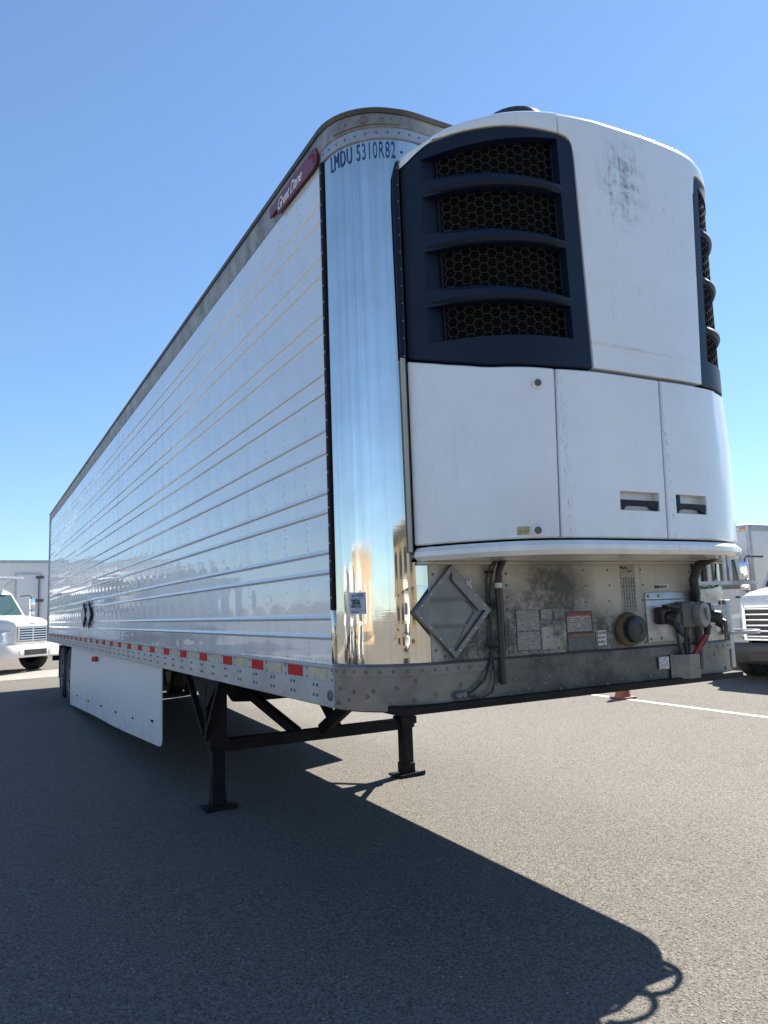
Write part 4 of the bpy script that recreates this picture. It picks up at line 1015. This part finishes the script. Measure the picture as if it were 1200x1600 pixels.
# ------------------------------------------------------------------ trucks (front at y = 0 facing -y, ground z = 0)
TTY, TRM = wheel_mesh(.27, .5)
def make_truck(name, label, loc, rz, box=True, box_gap=3.0, chrome_bumper=False, rack=False, box_len=7.2, box_z=(1.05, 3.04), group=None, grille=(.86, 1.34), bump_z=(.44, .80)):
    t0 = thing(name, label, 'truck', loc, rz, group)
    pt = lambda n, b, m, par=None, **k: part(n, b, MT[m], par or t0, **k)
    def sec(y, hw, z0, z1, rd, n=5):
        p = []
        for cx0, cz0, a0 in ((hw-rd, z1-rd, 0), (-hw+rd, z1-rd, pi/2)):
            for k in range(n+1):
                a = a0+k*pi/2/n; p.append((cx0+rd*cos(a), y, cz0+rd*sin(a)))
        p += [(-hw, y, z0), (hw, y, z0)]
        return p
    b = MB(); b.loft([sec(.10, .60, .78, 1.40, .10), sec(.16, .66, .74, 1.50, .16), sec(.35, .74, .74, 1.56, .2), sec(.9, .86, .76, 1.63, .22), sec(1.5, .98, .8, 1.68, .2)]); pt('hood', b, 'truck_white')
    for s in (-1, 1):                              # fenders
        b = MB(); secs = []
        for k in range(9):
            a = pi*k/8; yy = 1.0-.62*cos(a); zz = .52+.60*sin(a)
            secs.append([(s*.70, yy, zz), (s*1.12, yy, zz-.03), (s*1.19, yy, zz-.09), (s*1.17, yy*.9+.1, zz-.16), (s*.70, yy*.9+.1, zz-.1)])
        b.loft(secs); b.loft([[(s*.62, .16, .80), (s*.95, .24, .80), (s*1.13, .42, .82), (s*.62, .5, .82)], [(s*.62, .16, 1.2), (s*.92, .26, 1.16), (s*1.06, .5, 1.12), (s*.62, .5, 1.3)]]); pt('fender', b, 'truck_white')
        b = MB(); b.loft([[(s*.66, .135, .88), (s*.94, .22, .90), (s*1.06, .36, .92), (s*1.0, .40, .92), (s*.66, .26, .88)], [(s*.66, .145, 1.10), (s*.92, .23, 1.09), (s*1.03, .38, 1.04), (s*.98, .42, 1.04), (s*.66, .27, 1.10)]]); pt('headlight', b, 'headlamp')
    b = MB()
    g0, g1 = grille
    b.box(-.52, .52, .055, .10, g0, g0+.03); b.box(-.52, .52, .06, .10, g1-.04, g1); b.box(-.55, -.50, .06, .10, g0, g1); b.box(.50, .55, .06, .10, g0, g1); b.box(-.02, .02, .066, .1, g0+.03, g1-.04)
    gf = pt('grille_frame', b, 'chrome')
    b = MB(); b.box(-.5, .5, .092, .097, g0+.02, g1-.02); pt('grille_back', b, 'black_plastic', gf)
    bar = MB(); bar.bevbox(-.50, .50, .05, .085, -.018, .018, .006); bme = bar.mesh('grille_bar', MT['chrome'])
    for k in range(6):
        o = bpy.data.objects.new('grille_bar', bme); COL.objects.link(o); o.parent = t0; o.location = (0, 0, g0+.065+k*(g1-g0-.13)/5)
    b = MB(); b.bevbox(-.09, .09, .08, .13, 1.40, 1.43, .008); pt('hood_badge', b, 'chrome')
    b = MB(); secs = []
    for x, y in ((-1.2, .38), (-1.05, .12), (-.8, -.02), (.8, -.02), (1.05, .12), (1.2, .38)):
        z0, z1 = bump_z
        secs.append([(x, y, z0), (x, y-.03, z0+.04), (x, y-.03, z1-.06), (x, y, z1), (x*.97, y+.1, z1), (x*.97, y+.1, z0)])
    b.loft(secs); bp = pt('bumper', b, 'truck_white' if chrome_bumper else 'bumper_dark')
    b = MB(); z0 = bump_z[0]; b.box(-.42, .42, -.056, -.04, z0+.06, z0+.22); pt('bumper_opening', b, 'black_plastic', bp)
    for s in ((-.55, .55) if chrome_bumper else ()): b = MB(); b.lathe([(.07, 0), (.06, .02)], (s, -.05, z0+.14), (0, -1, 0), 14); pt('fog_lamp', b, 'headlamp', bp)
    # cab
    cz = lambda y, hw, z0, z1, tp: [(-hw, y, z0), (-hw, y, 1.55), (-hw*tp, y+.0, z1-.08), (-hw*tp+.1, y, z1), (hw*tp-.1, y, z1), (hw*tp, y, z1-.08), (hw, y, 1.55), (hw, y, z0)]
    b = MB()
    b.loft([[(-.98, 1.30, .7), (-.98, 1.35, 1.60), (-.86, 1.78, 2.32), (-.76, 1.84, 2.40), (.76, 1.84, 2.40), (.86, 1.78, 2.32), (.98, 1.35, 1.60), (.98, 1.30, .7)],
            [(-1.04, 1.55, .7), (-1.05, 1.60, 1.60), (-.92, 2.05, 2.40), (-.80, 2.10, 2.48), (.80, 2.10, 2.48), (.92, 2.05, 2.40), (1.05, 1.60, 1.60), (1.04, 1.55, .7)],
            [(-1.06, 3.0, .7), (-1.06, 3.0, 1.60), (-.95, 3.0, 2.42), (-.84, 3.0, 2.5), (.84, 3.0, 2.5), (.95, 3.0, 2.42), (1.06, 3.0, 1.60), (1.06, 3.0, .7)]])
    cb = pt('cab', b, 'truck_white')
    b = MB(); b.prism([(-.88, 1.385, 1.66), (.88, 1.385, 1.66), (.77, 1.755, 2.29), (-.77, 1.755, 2.29)], (0, -.02, .012)); ws = pt('windshield', b, 'window_glass', cb)
    b = MB(); b.box(-.012, .012, 1.36, 1.38, 1.66, 1.67); b.bar((0, 1.355, 1.68), (0, 1.73, 2.30), .02, .012, (1, 0, 0)); pt('windshield_divider', b, 'black_plastic', cb)
    b = MB(); b.bar((-.6, 1.35, 1.68), (-.15, 1.45, 1.86), .014, .012); b.bar((.15, 1.35, 1.68), (.6, 1.45, 1.86), .014, .012); pt('wiper', b, 'black_plastic', cb)
    for s in (-1, 1):
        b = MB(); b.prism([(s*1.052, 1.80, 1.62), (s*1.062, 2.75, 1.62), (s*.975, 2.75, 2.28), (s*.965, 2.15, 2.28)], (s*.012, 0, .004)); pt('side_window', b, 'window_glass', cb)
        b = MB(); b.tube([(s*1.02, 1.62, 2.25), (s*1.30, 1.50, 2.28), (s*1.33, 1.48, 2.22), (s*1.33, 1.48, 1.55), (s*1.30, 1.5, 1.48), (s*1.06, 1.62, 1.48)], .018, 6); mi = pt('mirror_arm', b, 'black_plastic', cb)
        b = MB(); b.bevbox(s*1.33-.09, s*1.33+.09, 1.40, 1.48, 1.82, 2.18, .025); b.bevbox(s*1.33-.09, s*1.33+.09, 1.40, 1.48, 1.60, 1.79, .025); pt('mirror', b, 'chrome', cb)
        b = MB(); b.bevbox(s*1.07-.01, s*1.07+.01, 2.55, 2.70, 1.42, 1.46, .004); pt('door_handle', b, 'black_plastic', cb)
        b = MB(); b.bevbox(s*.7, s*1.05, 1.9, 2.6, .42, .48, .01); pt('step', b, 'galv')
    for x in (-.6, -.3, 0, .3, .6): b = MB(); b.bevbox(x-.05, x+.05, 2.08, 2.16, 2.49, 2.53, .012); pt('roof_lamp', b, 'lens_dull', cb)
    b = MB(); b.box(-.45, -.33, .4, box_gap+box_len, .55, .80); b.box(.33, .45, .4, box_gap+box_len, .55, .80); b.bevbox(-1.0, -.55, 2.7, 3.9, .45, .9, .06); pt('chassis', b, 'under_steel')
    for s in (-1, 1):
        for yy, xs_ in ((1.02, (1.0,)), (box_gap+box_len*.68, (1.02, .70))):
            for x in xs_:
                o = bpy.data.objects.new('wheel', TTY); COL.objects.link(o); o.parent = t0; o.location = (s*x, yy, .502); o.rotation_euler = (0, 0, 0 if s < 0 else pi)
                r_ = bpy.data.objects.new('rim', TRM); COL.objects.link(r_); r_.parent = o
    if box:
        y0, y1, z0, z1 = box_gap, box_gap+box_len, box_z[0], box_z[1]
        b = MB(); b.box(-1.22, 1.22, y0+.02, y1, z0, z1-.02); bx = pt('cargo_box', b, 'box_white')
        b = MB()
        for s in (-1, 1): b = MB(); b.tube([(s*1.20, y0+.04, z0-.01), (s*1.20, y0+.04, z1)], .055, 10); pt('corner_post', b, 'galv', bx)
        b = MB(); b.bevbox(-1.25, 1.25, y0-.02, y0+.1, z1-.12, z1+.02, .02)
        for s in (-1, 1): b.bevbox(s*1.21, s*1.25, y0, y1+.02, z1-.12, z1+.02, .01); b.bevbox(s*1.21, s*1.25, y0, y1+.02, z0-.06, z0+.06, .01)
        pt('box_rail', b, 'galv', bx)
        for x in (-1.1, 1.1): b = MB(); b.bevbox(x-.07, x+.07, y0-.04, y0-.018, z1-.08, z1-.04, .006); pt('clearance_lamp', b, 'amber_light', bx)
    if rack:
        b = MB()
        for x in (-.85, .85): b.bar((x, 1.5, 2.80), (x, 3.2, 2.86), .06, .07); b.bar((x, 2.9, 2.5), (x, 2.9, 2.84), .06, .06); b.bar((x, 2.2, 2.5), (x, 1.7, 2.80), .05, .05)
        b.bar((-1.0, 1.5, 2.82), (1.0, 1.5, 2.82), .07, .06); b.bar((-.9, 3.0, 2.86), (.9, 3.0, 2.86), .06, .06); pt('roof_rack', b, 'galv')
        b = MB(); b.bevbox(-.95, .95, box_gap-.5, box_gap-.03, box_z[1]-1.25, box_z[1]-.1, .12); nu = pt('box_cooling_unit', b, 'truck_white')
        b = MB(); b.bevbox(-.8, .8, box_gap-.53, box_gap-.49, box_z[1]-.75, box_z[1]-.2, .02); pt('cooling_grille', b, 'black_plastic', nu)
    return t0
hd = lambda dx, dy: atan2(dx, -dy)              # rotation so that local -y points along (dx, dy)
RH = hd(-.3, -.95)
def at(x, y): return (x, y, gz(x, y))
TRK1 = make_truck('box_truck', 'white box truck with chrome slatted grille nearest the trailer on the right', at(10.45, 5.2), -1.53, grille=(.72, 1.33), bump_z=(.32, .68), group='white trucks parked round the lot')
TRK2 = make_truck('box_truck', 'white box truck mostly hidden behind the nearer truck on the right', at(10.7, 8.9), -1.55, grille=(.72, 1.33), bump_z=(.32, .68), group='white trucks parked round the lot')
TRK3 = make_truck('box_truck', 'white cab truck with roof rack parked beyond the rear of the trailer on the left', at(.066, 21.29), .7316, chrome_bumper=True, rack=True, box_gap=4.6, group='white trucks parked round the lot')
# white box trailer with a side door far behind the left truck
gb = gz(0, 31.5)
BT = thing('box_trailer', 'white box trailer with a small side door standing far behind the left truck', 'trailer', (-1.0, 31.5, gb))
mb = MB(); mb.box(-7, 5, 0, 2.5, 1.0, 3.78); part('body', mb, MT['box_white'], BT)
mb = MB(); mb.bevbox(-7.02, 5.02, -.03, 2.52, 3.78, 3.90, .02); part('top_rail', mb, MT['galv'], BT)
mb = MB(); mb.box(-7.02, 5.02, -.025, 2.52, .86, 1.0); part('bottom_rail', mb, MT['galv'], BT)
dx0, dx1 = 1.0, 1.86
mb = MB(); mb.bevbox(dx0, dx1, -.035, 0, 1.02, 3.30, .01); dr = part('side_door', mb, MT['box_white'], BT)
mb = MB(); mb.box(dx0-.07, dx0, -.045, -.005, 1.02, 3.37); mb.box(dx1, dx1+.05, -.045, -.005, 1.02, 3.37); mb.box(dx0, dx1, -.045, -.005, 3.30, 3.37); part('door_frame', mb, MT['bumper_grey'], dr)
for z in (1.3, 2.15, 3.12): mb = MB(); mb.bevbox(dx1-.14, dx1+.16, -.07, -.046, z, z+.12, .008); part('hinge', mb, MT['grey_box'], dr)
mb = MB(); mb.tube([(dx1-.02, -.07, 1.1), (dx1-.02, -.07, 3.2)], .02, 8); part('lock_rod', mb, MT['grey_box'], dr)
for x in (-5.4, -4.2, 3.6):
    o = bpy.data.objects.new('wheel', TTY); COL.objects.link(o); o.parent = BT; o.location = (x, .25, .502); o.rotation_euler = (0, 0, pi/2)
    r_ = bpy.data.objects.new('rim', TRM); COL.objects.link(r_); r_.parent = o
mb = MB(); mb.box(-6.8, 4.8, .7, 1.8, .7, .86); part('chassis', mb, MT['under_steel'], BT)
# trucks and a warehouse across the lot on the left, mirrored in the polished panels
for i, (x, y, a) in enumerate(((-13.5, 1.2, (1, -.1)), (-14.0, 6.2, (1, -.1)), (-13.8, 11.5, (1, -.1)), (-5.5, -17.5, (.1, 1)))):
    c_ = copy_tree(TRK1); c_.location = at(x, y); c_.rotation_euler = (0, 0, hd(*a))
    c_['label'] = ('white box truck parked across the lot to the left, nearest the camera', 'middle white box truck parked across the lot to the left', 'white box truck parked across the lot to the left, farthest from the camera', 'white box truck parked behind the camera, facing the trailer nose')[i]
WH = thing('warehouse', 'long beige warehouse with dock doors standing beyond the left side of the lot', 'building', at(-46, 2))
mb = MB(); mb.box(-12, 0, -18, 12, -.5, 6.0); part('wall', mb, MT['beige_wall'], WH)
mb = MB(); mb.bevbox(-12.2, .25, -18.2, 12.2, 6.0, 6.4, .05); part('parapet', mb, MT['grey_wall'], WH)
for k in range(4): mb = MB(); mb.box(.0, .06, -16+k*7.2, -12.5+k*7.2, .9, 4.2); part('dock_door', mb, MT['grey_wall'], WH)
WB = thing('office_building', 'low beige office building standing behind the camera side of the lot', 'building', at(-14, -42))
mb = MB(); mb.box(-14, 16, -10, 0, -.5, 7.5); part('wall', mb, MT['beige_wall'], WB)
mb = MB(); mb.bevbox(-14.2, 16.2, -10.2, .25, 7.5, 8.0, .05); part('parapet', mb, MT['grey_wall'], WB)
for k in range(4):
    for z in (1.0, 4.4): mb = MB(); mb.box(-12.4+k*7.2, -8.6+k*7.2, 0, .05, z, z+1.8); part('window', mb, MT['far_glass'], WB)
